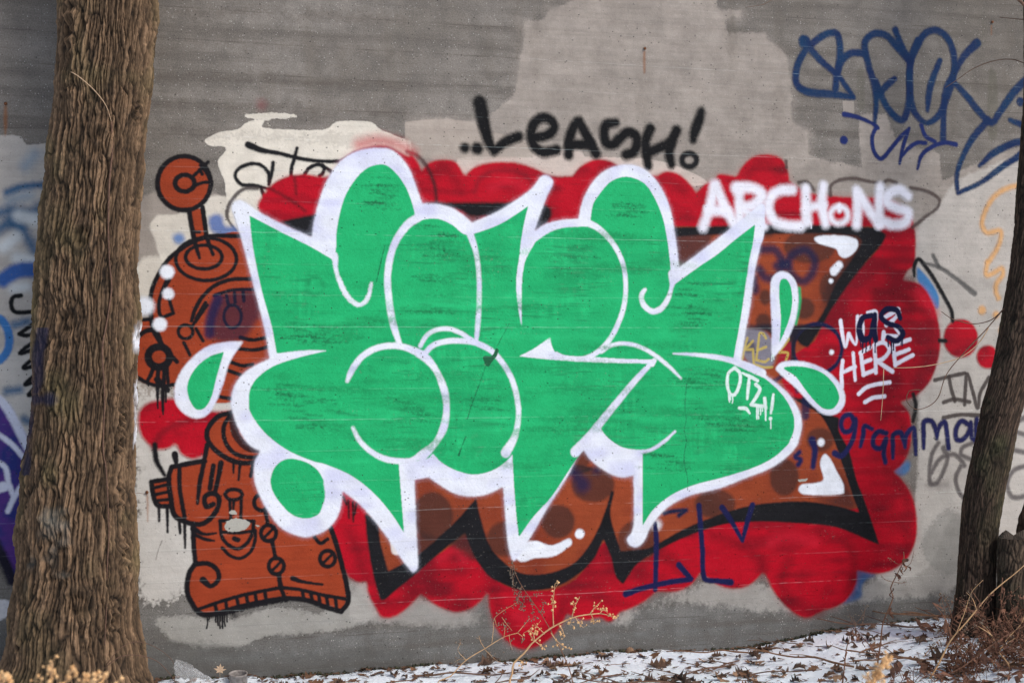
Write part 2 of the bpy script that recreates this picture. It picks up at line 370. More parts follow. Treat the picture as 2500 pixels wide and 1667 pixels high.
# ---- brown dotted block letters with the black outline -------------------------------
p_ = lay('brown_dotted_lettering')
def brownf(sl):
    m = np.clip((N5[sl]+N4[sl]*.5-.7)*1.5, 0, 1)[..., None]
    return (c_((146,66,38))*(1-m)+c_((122,50,32))*m)*(1+.12*(NF[sl]-.5)+.14*(H1[sl]-.5))[..., None]
fill(p_, None, '@C 330,1300* 900,1310* 1500,1300* 1530,1400 @F 1300,480 1150,780* 1000,900 1000,1100 1200,1100* @I 1420,560* 1100,600 700,630 300,760 50,900* @H 1790,820 1700,760 1550,960 1400,1030 1230,1030 1100,980 1000,850 940,700* 700,860 450,1000* 360,700 330,540* 900,300 1500,100 1500,-500*', soft=3, fn=brownf)
d_ = lay('brown_dotted_lettering', 'dark_spot')
for e, of in (('F 1085 595 66 62', 1), ('F 865 530 34 48', 1), ('F 855 670 46 48', 1), ('F 1235 480 60 90', .9), ('F 1120 240 150 95', .9), ('F 850 170 70 20', .7), ('I 975 385 84 108', 1), ('I 585 540 110 85', .9), ('I 1010 20 60 40', .4), ('I 1180 170 80 70', .9),
              ('H 1440 640 96 98', 1), ('H 720 610 118 140', 1), ('H 1640 430 125 100', .95), ('H 1130 740 100 100', .9), ('H 1900 750 120 120', .85), ('H 1580 270 50 60', .8), ('H 2300 540 80 70', .85), ('H 880 620 70 60', .5)):
    n, a, b1, c, d = e.split()
    if of == 1: d_ = lay('brown_dotted_lettering', 'dark_spot')
    fill(d_, c_(DKBROWN), ell(n, float(a), float(b1), float(c), float(d)), soft=7, op=of*.93)
fill(None, c_((70,44,44)), '@C 350,1340 560,1330 520,1430 370,1540', soft=8, op=.8)
fill(None, c_((96,62,62)), '@B 900,1220 1000,1220 960,1290', soft=6, op=.8)
# soft dark shading inside the letters
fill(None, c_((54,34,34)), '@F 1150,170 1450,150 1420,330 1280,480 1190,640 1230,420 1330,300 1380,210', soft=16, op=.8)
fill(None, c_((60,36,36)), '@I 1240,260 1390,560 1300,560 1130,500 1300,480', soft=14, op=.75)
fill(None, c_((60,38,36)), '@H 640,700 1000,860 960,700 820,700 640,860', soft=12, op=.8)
k2 = lay('brown_dotted_lettering', 'black_outline')
KB = c_((24,24,28))
fill(k2, KB, '@C 330,1305* 860,1290 1140,1290 1500,1305* 1562,1345* @F 1540,220 1460,310 1350,450 1240,610 1180,720 1110,822* 1065,800* 1000,720 1010,705 1150,690* 1210,590 1270,450 1370,300 1420,210 1390,180* 1150,165 900,170 500,175 350,185*', soft=5, amp=.3)
fill(k2, KB, '@A 1600,1270* 1830,1225* 1830,1370* 1750,1355', soft=5, amp=.3)
fill(k2, KB, '@B 655,1162* 1235,1160* 1235,1230 1000,1245 930,1240* 850,1200 740,1190', soft=6, amp=.3)
fill(k2, KB, '@B 1340,1180 1380,1180 1405,1210 1395,1260 1350,1300 1300,1330 1310,1250', soft=6, amp=.3)
fill(k2, KB, '@F 1000,1095* 1100,1100 1200,1190* 1290,1220* @I 1290,120 1345,230 1390,400 1440,530 1522,775* 1440,740 1380,712 1250,668 1050,650 850,640 650,652 450,712 260,800 130,885 50,1000* 10,960 -20,840* @H 1700,740* 1640,860 1530,960 1400,1022 1230,1035 1130,1000 1040,950 960,840 905,705* 760,820 600,960 500,1040 450,1085 420,1092* 380,950 345,750 330,590* 400,640 420,760 465,925* 560,875 630,835 720,760 850,640 970,505* 990,600 1050,780 1150,890 1250,940 1400,932 1540,870 1640,740 1710,580 1745,460* 1762,470* 1740,600 1800,810* 1900,800 @I 200,790 400,682 600,600 750,555 900,532 1100,525 1300,555 1405,588* 1370,500 1310,320 1250,150 1180,30 1100,-20', soft=4, amp=.3)
h_ = lay('brown_dotted_lettering', 'white_highlight')
fill(h_, c_(WHITE), '@F 1145,190 1200,176 1330,180 1390,200 1397,240 1365,285 1320,306 1290,290 1275,255 1230,240 1160,215', soft=3)
stroke(h_, c_(WHITE), 60, '@F 1260,380:52 1290,345:46', soft=4)
stroke(h_, c_(WHITE), 28, '@F 1242,437', soft=3)
h_ = lay('brown_dotted_lettering', 'white_highlight')
fill(h_, c_(WHITE), '@I 1180,300 1205,252 1235,275 1275,350 1315,430 1318,480* 1240,488 1080,482 1055,455 1075,428 1160,418 1200,400 1190,350', soft=3)
h_ = lay('brown_dotted_lettering', 'white_highlight')
stroke(h_, c_(WHITE), 70, '@H 1240,820:100 1300,800:100 1380,810:70 1430,800:60 1500,760:44', soft=3)
stroke(h_, c_(WHITE), 56, '@H 1563,710', soft=3)
stroke(h_, c_((222,214,210)), 60, '@H 505,750 515,800:64', soft=3)
stroke(h_, c_(WHITE), 60, '@H 2005,660:52', soft=9, op=.9)
fill(k2, c_((36,32,34)), '@H 1480,310 1640,330 1620,350 1500,370', soft=5, op=.85)

# ---- other marks on it -----------------------------------------------------------
n_ = lay('navy_scrawl')
stroke(n_, c_((26,30,62)), 50, '@F 830,260 920,260 960,330 940,410 870,420 830,370 / 980,340 1030,280 1100,260 1150,320 1130,400 1080,440 1020,400 990,340 / 930,350 1000,340 / 800,430 810,490', soft=8, op=.85)
stroke(n_, c_((26,28,66)), 70, '@H 1500,340 1560,400 1580,430:90 / 1660,345:40', soft=12, op=.8)
c2 = lay('grey_patch_with_yellow_letters')
fill(c2, c_((122,122,134)), '@F 735,720 850,715 905,780 925,860 900,930 800,930 730,840', soft=6, op=.95)
fill(c2, c_((38,36,46)), '@F 750,690 1010,700 1010,830 940,800 880,730 760,705', soft=7, op=.95)
fill(c2, c_((40,30,40)), '@F 740,790 800,790 810,830 760,850', soft=6, op=.6)
fill(c2, c_((150,24,42)), '@F 930,760 1010,790 1020,860 990,920 930,930 950,850', soft=6, op=.95)
y_ = lay('grey_patch_with_yellow_letters', 'yellow_letter')
YE = c_((190,168,84))
for s in ('762,765 745,830 728,905', '795,780 750,830* 795,830* 800,910', '870,765 855,740* 835,735 825,800* 815,885', '820,835 870,815', '815,890 865,900 885,885', '930,795 1000,765 945,845* 995,850 985,890', '810,918 860,932 905,930'):
    stroke(y_, YE, 15, '@F '+s, soft=2, op=.85)
x_ = lay('navy_ring')
stroke(x_, c_((22,26,62)), 24, ell('F', 1165, 825, 140, 142)+'', soft=3, closed=True)
fill(x_, c_((30,28,40)), '@F 1010,700 1130,690 1060,740 1035,850 1045,940 1010,900 1020,800', soft=5, op=.9)
stroke(x_, c_(WHITE), 28, '@F 1246,845', soft=3)
fill(r_, None, '@F 1000,930 1080,1000 1100,1100 1010,1095 960,1000', soft=5, fn=redf, op=.95)
stroke(x_, c_((26,30,64)), 26, '@F 920,1010 970,975 / 1040,1030:34 1050,1070 / 1100,1120:60 1095,1210:50', soft=5, op=.85)

# ---- brown robot ------------------------------------------------------------------
z_ = lay('brown_robot')
def rob(sl):
    return c_((150,60,33))*(1+.16*(N4[sl]-.5)+.14*(H1[sl]-.5)+.10*(NF[sl]-.5))[..., None]
fill(z_, None, '@D 1390,165 1250,175 1100,210 980,290 890,420 862,560 868,655* 760,660* 770,990* 850,1030 990,1035 1010,1100 1340,1130 1600,1000 1600,500', soft=2, fn=rob)
fill(z_, None, ell('A', 1057, 1050, 160, 160), soft=2, fn=rob)
fill(z_, None, '@A 1085,1200* 1170,1195* 1180,1300 1215,1450* 1130,1460* 1105,1330', soft=2, fn=rob)
fill(z_, None, '@G 1190,210 1220,80 1330,20 1500,230* 1560,600 1880,650* 1920,730 1960,900 1995,1050 1960,1165* 1800,1110 1620,1085 1300,1150 1170,1180 1110,1130 1075,1040 1075,950 1120,870* 1105,660* 1020,630 985,550* 900,540 870,420* 960,400* 975,330* 1160,290*', soft=2, fn=rob)
K = lay('brown_robot', 'black_outline')
KC = c_((22,20,24))
def ks(w, s, **kw): stroke(K, KC, w, s, soft=kw.pop('soft', 1.8), amp=.2, **kw)
ks(28, ell('A', 1057, 1052, 153, 155), closed=True)
ks(28, ell('A', 1060, 1052, 56, 48), closed=True)
ks(20, '@A 1110,1010 1150,975 1195,930 / 1145,975 1160,1000 / 1110,1070 1160,1050 1215,1045 / 1150,950 1195,1010 1215,1060')
ks(28, '@A 1085,1205 1100,1300 1120,1400 1145,1480:18 / 1163,1190 1175,1280 1190,1370 1222,1460:20')
ks(18, '@A 1105,1332 1145,1332 / 1115,1375 1160,1372')
ks(26, '@D 1390,180 1310,178 1230,178 1150,195 1060,240 970,310 910,400 875,480 862,560 868,650 880,720 920,790 960,840 1015,900')
ks(22, ell('D', 1183, 312, 175, 122), closed=True)
ks(22, ell('D', 1170, 300, 105, 68), closed=True)
ks(22, '@D 780,662 865,655 / 790,990:26 850,1022 920,1040 1000,1030')
ks(28, '@D 800,750 840,722 880,720 905,745 / 905,740 935,810 1010,895:12')
ks(44, ell('D', 912, 872, 62, 58), closed=True)
ks(26, '@D 880,935 865,975 845,1010:18 / 908,940 905,1030 905,1105:16 / 945,930 935,1080 935,1180:14 / 955,925 965,1020:20 / 900,1000:34 960,1060:34', drip=2)
ks(22, '@D 965,430:34 930,500 912,570 925,640 995,622* 970,540')
ks(24, '@D 1100,665 1120,600 1160,530 1230,465 1320,430 1460,425')
ks(20, ell('D', 1065, 728, 42, 40), closed=True)
ks(20, '@D 1100,700 1150,630 1190,575 / 1125,710 1165,780 / 1055,790 1090,860 / 1180,560 1130,650:30 / 1230,520 1330,490 1470,485 / 1300,520 1310,570 / 1345,500 1350,560 / 1395,495 1400,550')
ks(18, ell('D', 1335, 640, 50, 66), closed=True)
ks(22, '@D 1380,760 1450,775 1530,760 / 1370,825 1460,832 1550,812 / 1320,900 1390,922 1450,915 / 1310,950 1380,975 / 1260,1100 1330,1112')
ks(30, '@D 1330,1190 1250,1215 1195,1280 1190,1340 1240,1410 1330,1465 1400,1480 1500,1470')
ks(26, '@D 1325,1200 1285,1270 1290,1350 1340,1420 1420,1447 1500,1445')
ks(44, '@D 1335,1230 1355,1320 1420,1390 1500,1410:30', op=.9)
ks(28, '@G 1190,200 1170,300 1145,430 1133,535:20 / 1225,318 1215,380 1205,450 / 1268,305:34 1255,380 1235,470')
ks(30, '@G 1175,292 1080,308 985,328* 968,390 980,500 1000,600 1060,640 1150,655 1210,620 1250,560 1255,500 1215,478 1175,500 1185,555 1225,540')
ks(26, '@G 1030,325 1032,450 1060,620')
ks(28, '@G 970,395 870,412* 878,480 905,545 980,552')
ks(20, '@G 890,445 970,425 / 890,485 975,468 / 905,520 975,512')
ks(20, '@G 912,545 914,635:14 / 960,555 962,700:14 / 1030,640 1034,705:16 / 1060,650 1063,790:12', drip=0)
ks(30, '@G 1003,255:38 1012,305:26')
ks(30, '@G 888,200 898,290 945,375:20', soft=3)
ks(28, '@G 1108,655 1112,770 1122,880')
ks(20, '@G 1110,680:36 1170,712 1240,706:12 / 1120,715 1180,742 1228,750:12')
ks(28, '@G 1120,885 1190,880 1245,915 1255,970 1210,1010 1165,975:40')
ks(30, '@G 1122,880 1085,940 1075,1040 1110,1120 1155,1170 1240,1168 1330,1140 1450,1112 1620,1082 1760,1090 1870,1130 1960,1155* 1998,1100 1990,1010 1960,880 1930,770 1900,680')
ks(22, '@G 1145,1140 1260,1100 1400,1060 1610,1018* 1720,1030 1850,1060 1995,1085')
ks(22, '@G 1610,1018 1640,1090:30')
for xx, ya, yb in ((1240,1110,1160), (1300,1092,1150), (1365,1075,1130), (1420,1062,1118), (1470,1052,1108), (1525,1040,1096), (1742,1042,1090), (1790,1052,1100), (1835,1060,1118), (1880,1070,1135), (1930,1078,1150)):
    ks(22, '@G %d,%d %d,%d' % (xx-6, ya, xx+4, yb))
ks(24, ell('G', 1500, 530, 42, 46), closed=True)
ks(24, '@G 1522,575 1535,645 / 1560,750:30 1570,790 1580,850 / 1600,945:30 1612,1020:30')
for cx, cy in ((1541, 706), (1586, 895), (1880, 852)):
    ks(24, ell('G', cx, cy, 44, 46), closed=True)
    ks(18, '@G %d,%d %d,%d' % (cx-25, cy+25, cx+30, cy-28))
ks(22, '@G 1805,730 1840,765 1880,740')
ks(20, '@G 1680,965:30 1740,985 1850,1000:14')
ks(22, ell('G', 1341, 485, 50, 30), closed=True)
ks(20, '@G 1318,515 1325,620 / 1385,510 1382,620 / 1340,520 1340,600:10')
ks(22, '@G 1262,635* 1455,638* 1450,700 1420,760 1370,795 1320,780 1275,730 1262,635*')
ks(20, '@G 1275,700 1360,705 1450,695 / 1275,790 1320,835 1380,850 1440,810 1465,740 1465,690 / 1345,738:30 1365,745:30')
ks(22, '@G 1340,300:16 1340,360:12 / 1378,300:20 1370,400:14 / 1450,320 1440,380')
ks(16, '@G 1970,500 1990,540 / 2000,520 2003,620:10 / 2025,530 2028,640:10 / 2045,540 2035,600:10', soft=3)
ks(18, '@G 1140,1165 1250,1175 1330,1160 1450,1125 1620,1095', wob=3.2, drip=14)
ks(50, '@G 1345,1165:40 1350,1180:30', soft=8, op=.7)
m_ = lay('brown_robot', 'navy_blot')
fill(m_, c_((26,24,50)), '@D 1190,740 1200,620 1230,530 1330,500 1460,490 1500,620 1450,700 1400,770 1280,790', soft=12, op=.72)
stroke(m_, c_((22,26,66)), 56, '@D 1250,540 1210,650 1200,740', soft=6, op=.85)
stroke(m_, c_((90,40,44)), 50, '@D 1335,640', soft=8, op=.7)
e_ = lay('brown_robot', 'white_dot')
for s in ('958,385:80', '965,510:64', '917,685:78'):
    e_ = lay('brown_robot', 'white_dot'); stroke(e_, c_(WHITE), 60, '@D '+s, soft=4, amp=.05)
stroke(e_, c_(WHITE), 90, '@D 790,590:90 830,580:105', soft=7, amp=.05)
# paint flaked off the robot
for s in ('@G 1285,670 1330,625 1390,625 1440,650 1400,690 1310,695', '@G 1315,585 1350,575 1360,595 1325,600', '@I 1050,400 1110,395 1100,412 1060,412', '@G 1460,655 1500,665 1480,672'):
    fill(None, c_((170,168,160)), s, soft=1.5, wob=.5)

# ---- long soft blue tag, upper right ---------------------------------------------------
BL = c_((30,56,104))
def blf(sl): return (c_((20,54,88))*(N4[sl])[..., None]+c_((18,38,80))*(1-N4[sl])[..., None])
T_ = lay('dark_blue_tag')
for grp in (('1090,240:70', '1092,245:50 1140,300 1180,345:34 1290,445:28 1372,560:26* 1250,542 1120,530:40 1050,490 1045,400 1090,300 1150,240 1220,196 1275,195 1295,270 1290,360 1275,450 1268,520'),
            ('1275,430 1300,360 1350,310 1410,305 1440,310 / 1438,310 1440,240 1490,195 1560,205 1620,270 1690,350 / 1612,172:34 1650,270 1695,345', '1440,300 1465,400 1495,500 1502,610:26 1492,710:20'),
            ('1608,455:28 1560,495 1515,560:16 / 1500,470 1550,590 1600,660 1652,690 1680,640 1695,520 1700,360 1745,240',),
            ('1745,240:50 1700,350 1695,500 1720,640 1790,706:26 1860,665 1905,570 1945,440 1948,320 1915,225 1850,175 1790,190 1745,245', '2080,250:50 2010,320 1950,420:34 1900,530 1890,660:30 1887,800'),
            ('1868,350:28 1825,460 1805,540 1797,635:18',),
            ('1955,480:26 2020,550 2100,650 2165,705:34 2215,640 2290,535:44 2400,420', '2145,690 2060,790 2000,900:28 1965,1010:24 1972,1108:20* 2100,1050:24 2230,955:32 2340,880 2400,800 / 2400,850 2330,815 2250,840 2170,885 2095,952:16'),
            ('2330,585:46 / 2270,690:20 2350,720 2400,730',)):
    T_ = lay('dark_blue_tag', 'letter')
    for s in grp: stroke(T_, BL, 36, '@C '+s, soft=3.6, fn=blf, dry=.06, grow=1.5)
T_ = lay('dark_blue_tag', 'letter')
for s in ('1320,657:34 1400,675:26 1490,715:22 1512,735', '1500,735:26 1480,790 1490,870 1530,912:26 1590,850 1640,790 1692,738:20* 1660,830 1637,940:16', '1650,900:16 1690,850 1740,820 1785,822', '1740,970:16 1765,890 1830,840 1900,820 1960,830:30', '1762,720 1785,780 1840,815', '1317,805:50'):
    stroke(T_, c_((28,42,96)), 26, '@C '+s, soft=2.4, amp=.15)

# ---- black slogan ----------------------------------------------------------------------
for grp in (('905,850:40', '975,853:50'), ('990,590:60 1000,640:60 1020,740:54 1045,820 1073,870:34* 1130,820 1212,785',),
            ('1290,790 1350,785 1400,760 1420,725:34 1390,685 1340,680 1300,715 1285,770 1300,835 1350,875 1430,862',),
            ('1500,890 1505,800 1530,730 1558,700:46* 1600,770 1658,885', '1500,832:34 1560,832 1630,828'),
            ('1770,705:34 1720,715 1705,760 1715,820 1755,830 1800,790 1840,760 1885,780 1892,830 1870,875 1830,890',),
            ('1970,740 1945,800 1945,880 1958,955:34', '2120,750 2090,820 2078,880 2090,945:32', '1960,875 2030,845 2090,820'),
            ('2262,640:30 2245,700:44 2220,770:40 2215,805:24',)):
    T_ = lay('black_slogan', 'letter')
    for s in grp: stroke(T_, c_((14,15,18)), 42, '@B '+s, soft=6, amp=.2, op=1, grow=4)
T_ = lay('black_slogan', 'letter')
stroke(T_, c_(BLACK), 36, ell('B', 2193, 920, 42, 38), soft=4, closed=True)
stroke(T_, c_(BLACK), 60, '@B 1000,590 1000,650', soft=14, op=.35, own=2)
stroke(T_, c_(BLACK), 60, '@B 2255,640 2235,720', soft=14, op=.3, own=2)

# ---- white name, upper right --------------------------------------------------------------
WC = c_((228,228,244))
for grp in (('508,1305 545,1200 578,1065:46* 625,1170 690,1290', '540,1205 650,1215'), ('715,1085 720,1290:36', '700,1080:50 790,1080 845,1120:44 800,1175 730,1190* 860,1300:24'),
            ('1020,1090 950,1095:36 900,1130 885,1200 920,1270 990,1295 1070,1300',), ('1098,1085 1100,1180 1105,1270:46', '1200,1065:30 1190,1170 1212,1285:34', '1100,1195:30 1200,1175:30'),
            None, ('1390,1090:30 1395,1190 1390,1290', '1405,1110:34 1450,1190 1520,1285', '1525,1075 1520,1180 1518,1290:30'),
            ('1685,1125:34 1640,1090 1580,1110 1565,1160 1620,1195 1685,1220 1670,1275 1600,1290 1530,1265',)):
    T_ = lay('white_soft_lettering', 'letter')
    if grp is None: stroke(T_, WC, 34, ell('C', 1290, 1235, 50, 48), soft=7, closed=True); stroke(T_, WC, 26, '@C 1290,1180 1292,1210', soft=5); continue
    for s in grp: stroke(T_, WC, 38, '@C '+s, soft=8, amp=.06, grow=4)
stroke(T_, WC, 8, '@C 1519,1290 1520,1303 / 1128,1280 1130,1310', soft=1.5)

# ---- white and navy words on the red ---------------------------------------------------------
W2 = c_((226,224,240))
for grp in (('1298,665 1308,740 1325,815:16 1345,740* 1385,800:14 1395,640:22',), ('1418,640 1425,700 1422,780 / 1455,620 1500,615 1498,690 / 1500,790 1495,700',), ('1628,600:30 1560,640 1540,650 / 1635,620 1600,660 1560,690 / 1590,670 1640,740:22 / 1550,750 1620,755:24 / 1540,790 1545,730',),
            ('1310,895 1303,960 1306,1045 / 1370,850:20 1382,1005:20 / 1306,962 1380,928',), ('1415,850 1422,920 1430,975 / 1412,850 1466,818 / 1420,908 1470,888 / 1430,972 1490,950',), ('1492,815 1498,890 1500,962 / 1490,805 1545,790 1578,830 1545,880 1505,895* 1595,955:28',),
            ('1600,800 1605,860 1612,920 / 1600,805 1695,772 / 1608,860 1690,830 / 1612,915 1712,862',), ('1402,1085 1440,1050 1500,1030 1580,1018',), ('1437,1132 1480,1108 1550,1098',)):
    T_ = lay('white_small_lettering', 'letter')
    for s in grp: stroke(T_, W2, 24, '@F '+s, soft=2.0, amp=.06)
for grp, dr in ((('1478,635 1425,650:34 1405,715:40 1425,770:44 1465,760 1485,690:36 1495,630:30 1490,720:40 1500,775:34',), 9), (('1640,650:30 1620,605:34 1560,600:34 1530,640 1570,680 1630,700 1655,740:36 1620,780 1570,760:30',), 8)):
    T_ = lay('navy_letters', 'letter')
    for s in grp: stroke(T_, c_((18,20,54)), 32, '@F '+s, soft=1.8, drip=dr)
NV = c_((28,30,76))
for grp in (('1375,1240 1355,1205 1315,1215 1300,1260 1320,1300 1360,1290 1382,1230 1375,1320 1340,1400 1300,1440 1265,1425:40',), ('1412,1385:24 1428,1320 1435,1270 1480,1285:24',), ('1560,1310 1515,1300 1485,1340 1490,1385 1530,1395 1560,1340 1545,1420 1555,1475',),
            ('1598,1450:24 1598,1380 1600,1320 1640,1305 1660,1350 1668,1390:22* 1675,1320 1715,1280 1725,1340 1730,1430:24',), ('1775,1395:24 1775,1320 1778,1245:34 1820,1240 1845,1290 1850,1340:22* 1865,1270 1895,1245 1908,1300 1918,1395',),
            ('2035,1260 1990,1240 1960,1290 1965,1345 2000,1345 2035,1300 2045,1250 2050,1330 2070,1350',), ('2080,1230 2075,1290 2080,1350 / 2085,1270 2130,1240',)):
    T_ = lay('navy_word', 'letter')
    for s in grp: stroke(T_, NV, 32, '@F '+s, soft=3.0, amp=.2)
T_ = lay('navy_word', 'letter')
stroke(T_, NV, 30, '@F 1062,1418 1038,1445 1068,1462 1055,1490 / 1135,1350:46 1150,1400:40 1140,1500:34', soft=4)
stroke(h_, c_(WHITE), 44, '@F 1185,1362', soft=4)
for grp in (('232,650:26 240,740 238,900 234,1030:28', '65,1055:40 150,1025 300,990 440,970* 370,888:36'), ('485,548 495,680 505,800 518,965 590,980 668,988:40',), ('618,560:36 660,620 735,750:24* 760,650 792,545:34',)):
    T_ = lay('navy_capitals', 'letter')
    for s in grp: stroke(T_, c_((24,26,70)), 32, '@I '+s, soft=2.4, amp=.15)
T_ = lay('navy_capitals', 'arrow_mark')
stroke(T_, c_((24,30,60)), 26, '@I 285,592 340,580 412,575* 370,605', soft=4)

# ---- green throw-up ------------------------------------------------------------------------
def whitef(sl):
    m = np.clip((H3[sl]*.4+N4[sl]*.8-.48)*2.0, 0, 1)[..., None]*.75
    return (c_((224,228,242))*(1-m)+c_((196,198,228))*m)*(1+.05*(NF[sl]-.5)+.06*(N2[sl]-.5))[..., None]
def greenf(sl):
    a = np.clip((H1[sl]*.7+H2[sl]*.5+N4[sl]*.35-.92)*2.2, 0, 1)[..., None]*np.clip((N5[sl]-.30)*3, 0, 1)[..., None]
    l = np.clip((N4[sl]*.5+N3[sl]*.15+V1[sl]*.3+N5[sl]*.4-.80)*2.4, 0, 1)[..., None]
    d = np.clip((H3[sl]*.6+N5[sl]*.6-.62)*2, 0, 1)[..., None]
    c = c_((32,172,106))*(1+.25*(H3[sl]-.5)*(N5[sl]))[..., None]
    c = c*(1-d*.8)+c_((24,146,90))*d*.8
    c = c*(1-l*.6)+c_((44,205,128))*l*.6
    c = c*(1-a*.75)+c_((26,118,74))*a*.75
    th = np.clip((N5[sl]*.5+N3[sl]*.35+H1[sl]*.45-.98)*3.2, 0, 1)[..., None]*.35
    c = c*(1-th)+c_((96,140,112))*th
    return c*(1+.10*(NF[sl]-.5)+.10*(N2[sl]-.5))[..., None]
gw = lay('green_throw_up', 'white_outline')
OUT = ('@A 1328,1195 1340,1160 1375,1148 1410,1162* 1500,1225 1640,1295 1790,1362* 1800,1280 1830,1160 1880,1030 1960,920 2060,865 2180,850 '
 '@B 500,870 580,960 625,1070 660,1168* 740,1170 820,1190 890,1230 945,1278* 1080,1220 1190,1155 1290,1080 1345,1012 1385,1010 1412,1045 1375,1130 1330,1250 1303,1330* 1360,1290 1450,1265 1558,1258* 1570,1190 1600,1110 1660,1020 1740,965 1850,945 1940,975 2020,1060 2080,1190 2115,1370 2135,1535* '
 '@C 500,1440 700,1285 838,1168* 862,1175 862,1250 840,1400 805,1560 @F 780,580 750,740 725,908* 800,935 900,1000 1000,1085 1060,1180 1076,1270 1060,1340 '
 '@I 1050,200 1000,260 900,332 750,392 600,450 430,492 310,555 215,660 165,760 130,786 90,778 72,740 100,700 112,640 110,375* '
 '@H 1800,386 1710,350 1630,290 1575,212* 1500,370 1380,560 1270,750 1200,855 1180,870 1155,780 1145,700 1125,440* 1040,480 950,496 850,480 760,430 697,385* 615,400* 625,650 637,905* 610,937* 560,880 480,760 390,640 300,540 202,463* 190,570 150,650 90,700 0,728 '
 '@G 1700,718 1620,680 1550,600 1490,490 1460,400 1462,300 1495,235* 1430,200 1370,110 1332,0 @D 1325,1130 1340,1050 1385,980 1450,930 1548,882* 1520,720 1460,480 1400,250 1350,80')
fill(None, c_((210,214,236)), OUT, soft=13, op=.32, own=2)
fill(gw, None, OUT, soft=3, fn=whitef)
gg = lay('green_throw_up')
fill(gg, None, '@D 1432,62* 1600,150 1780,240 1915,318* @A 1928,1430 1930,1350 1945,1250 1980,1130 2040,1030 2110,965 2200,945 @B 500,985 560,1065 600,1160 622,1245* 575,1300* 640,1268 740,1255 830,1290 900,1345 950,1345* 1100,1290 1200,1230 1275,1178* 1240,1320 1225,1400 1215,1540* @E 1235,390 1250,310 1290,230 1360,165 1450,130 1540,122 1622,122* 1640,0 @B 1670,1125 1740,1045 1830,1015 1930,1050 1990,1130 2040,1250 2070,1400 2085,1540 @E 2088,460* 2110,455* @F 500,345 590,285 700,195 808,112* 790,260 760,450 720,680 682,885* 700,905 800,955 900,1025 980,1110 1028,1210 1030,1290 1000,1370 @I 1000,195 920,268 800,330 620,387 450,432 320,492 220,575 163,662* 163,252* @H 1880,235 1800,212 1720,155 1667,92* 1590,215 1500,350 1400,500 1300,610 1215,728* 1200,600 1185,400 1178,255* 1130,305 1050,352 950,370 850,345 770,300 722,250* 690,280 600,295 525,310* 540,500 556,705* 480,590 380,475 250,375 100,310 @G 1800,295 1650,230 1520,130 1435,10 @D 1428,1120 1435,1060 1470,1000 1560,930 1700,880 1868,838* 1700,843 1588,852* 1560,700 1500,480 1450,230', soft=2.4, fn=greenf)
gd = lay('green_throw_up', 'green_drop')
fill(gd, None, '@G 1553,400 1580,325 1640,283 1710,285 1790,318 1840,370 1870,450 1865,530 1830,595 1760,622 1680,602 1610,535 1565,465', soft=2.4, fn=greenf)
def wst(w, s, **k): stroke(gw, None, w, s, soft=k.pop('soft', 2.4), fn=whitef, **k)
wst(30, '@D 1922,290:36 1930,380:26 1955,450 1990,520 2030,560 2068,572:26 2110,535:28 2132,450:18', wob=2)
wst(40, '@E 640,70:50 565,125:46 495,240 462,400 470,550 495,690 535,810:28')
wst(30, '@E 930,150:46 970,280 986,420:28 986,580 978,700 970,785:22')
wst(26, '@E 650,808 690,745 750,715 820,712 880,735 940,772 990,800')
wst(32, '@E 665,865 720,808 800,782 880,780 960,790 1050,832 1120,905 1175,1000 1205,1110 1212,1220 1190,1330:40 1140,1420:60')
wst(36, '@E 230,1010:22 255,950 310,875 390,825 480,808 570,820 670,870:50 740,950 785,1060:44 800,1160 785,1270:46 740,1360 660,1440:60')
wst(30, '@E 262,1278:22 300,1350:28 360,1410 430,1450:34 510,1468:34 600,1462 690,1410:50')
fill(gw, None, '@E 1270,0* 1240,130 1222,270 1202,400 1200,480 1212,600 1232,705* 1230,560 1236,400 1252,320 1300,230 1335,160 1300,150* 1340,0*', soft=2.2, fn=whitef)
wst(30, '@E 1305,185:50 1370,145:44 1450,115:40 1540,105:44 1620,108:40 1700,160:34 1770,245:30 1815,350:28 1828,460:28 1820,570 1785,680 1730,780 1650,855 1570,885:26 1480,875:20 1430,850:16', soft=2.2)
fill(gw, None, '@E 1215,868* 1300,825 1395,758* 1405,810 1430,850 1500,865 1600,870 1800,882 2008,888* 1985,930 1960,910* 1700,905 1450,892 1300,878', soft=2.2, fn=whitef)
wst(34, '@E 1990,892:26 1880,1010:36 1780,1130:40 1690,1240:46 1620,1330:54 @H 1540,240:62')
wst(24, '@E 1688,842:24 1740,808 1820,795 1910,815 2000,865 2080,930:22 2145,995:14')
wst(24, '@E 1662,1265:20 1720,1350:26 1800,1400:24 1890,1415:24 1970,1405:20 2050,1355:20 2110,1300:14')
wst(30, '@E 2100,400:60 2092,470:26 2070,540 2030,595:34 1985,612:32 1940,585:34 1918,540 1922,510 1938,488:24')
wst(24, '@F 338,853:8 450,858:20 560,870:28 670,892:34 760,925:46 850,965:46')
wst(20, '@D 1868,837:5 1780,842:18 1680,856:30 1590,880:44')
wst(50, '@C 846,1200:34 835,1350 @F 800,270:34 770,450:34 735,700:34 700,900:36')
wst(40, '@G 1875,420:36 1885,500:40 1860,600:50')
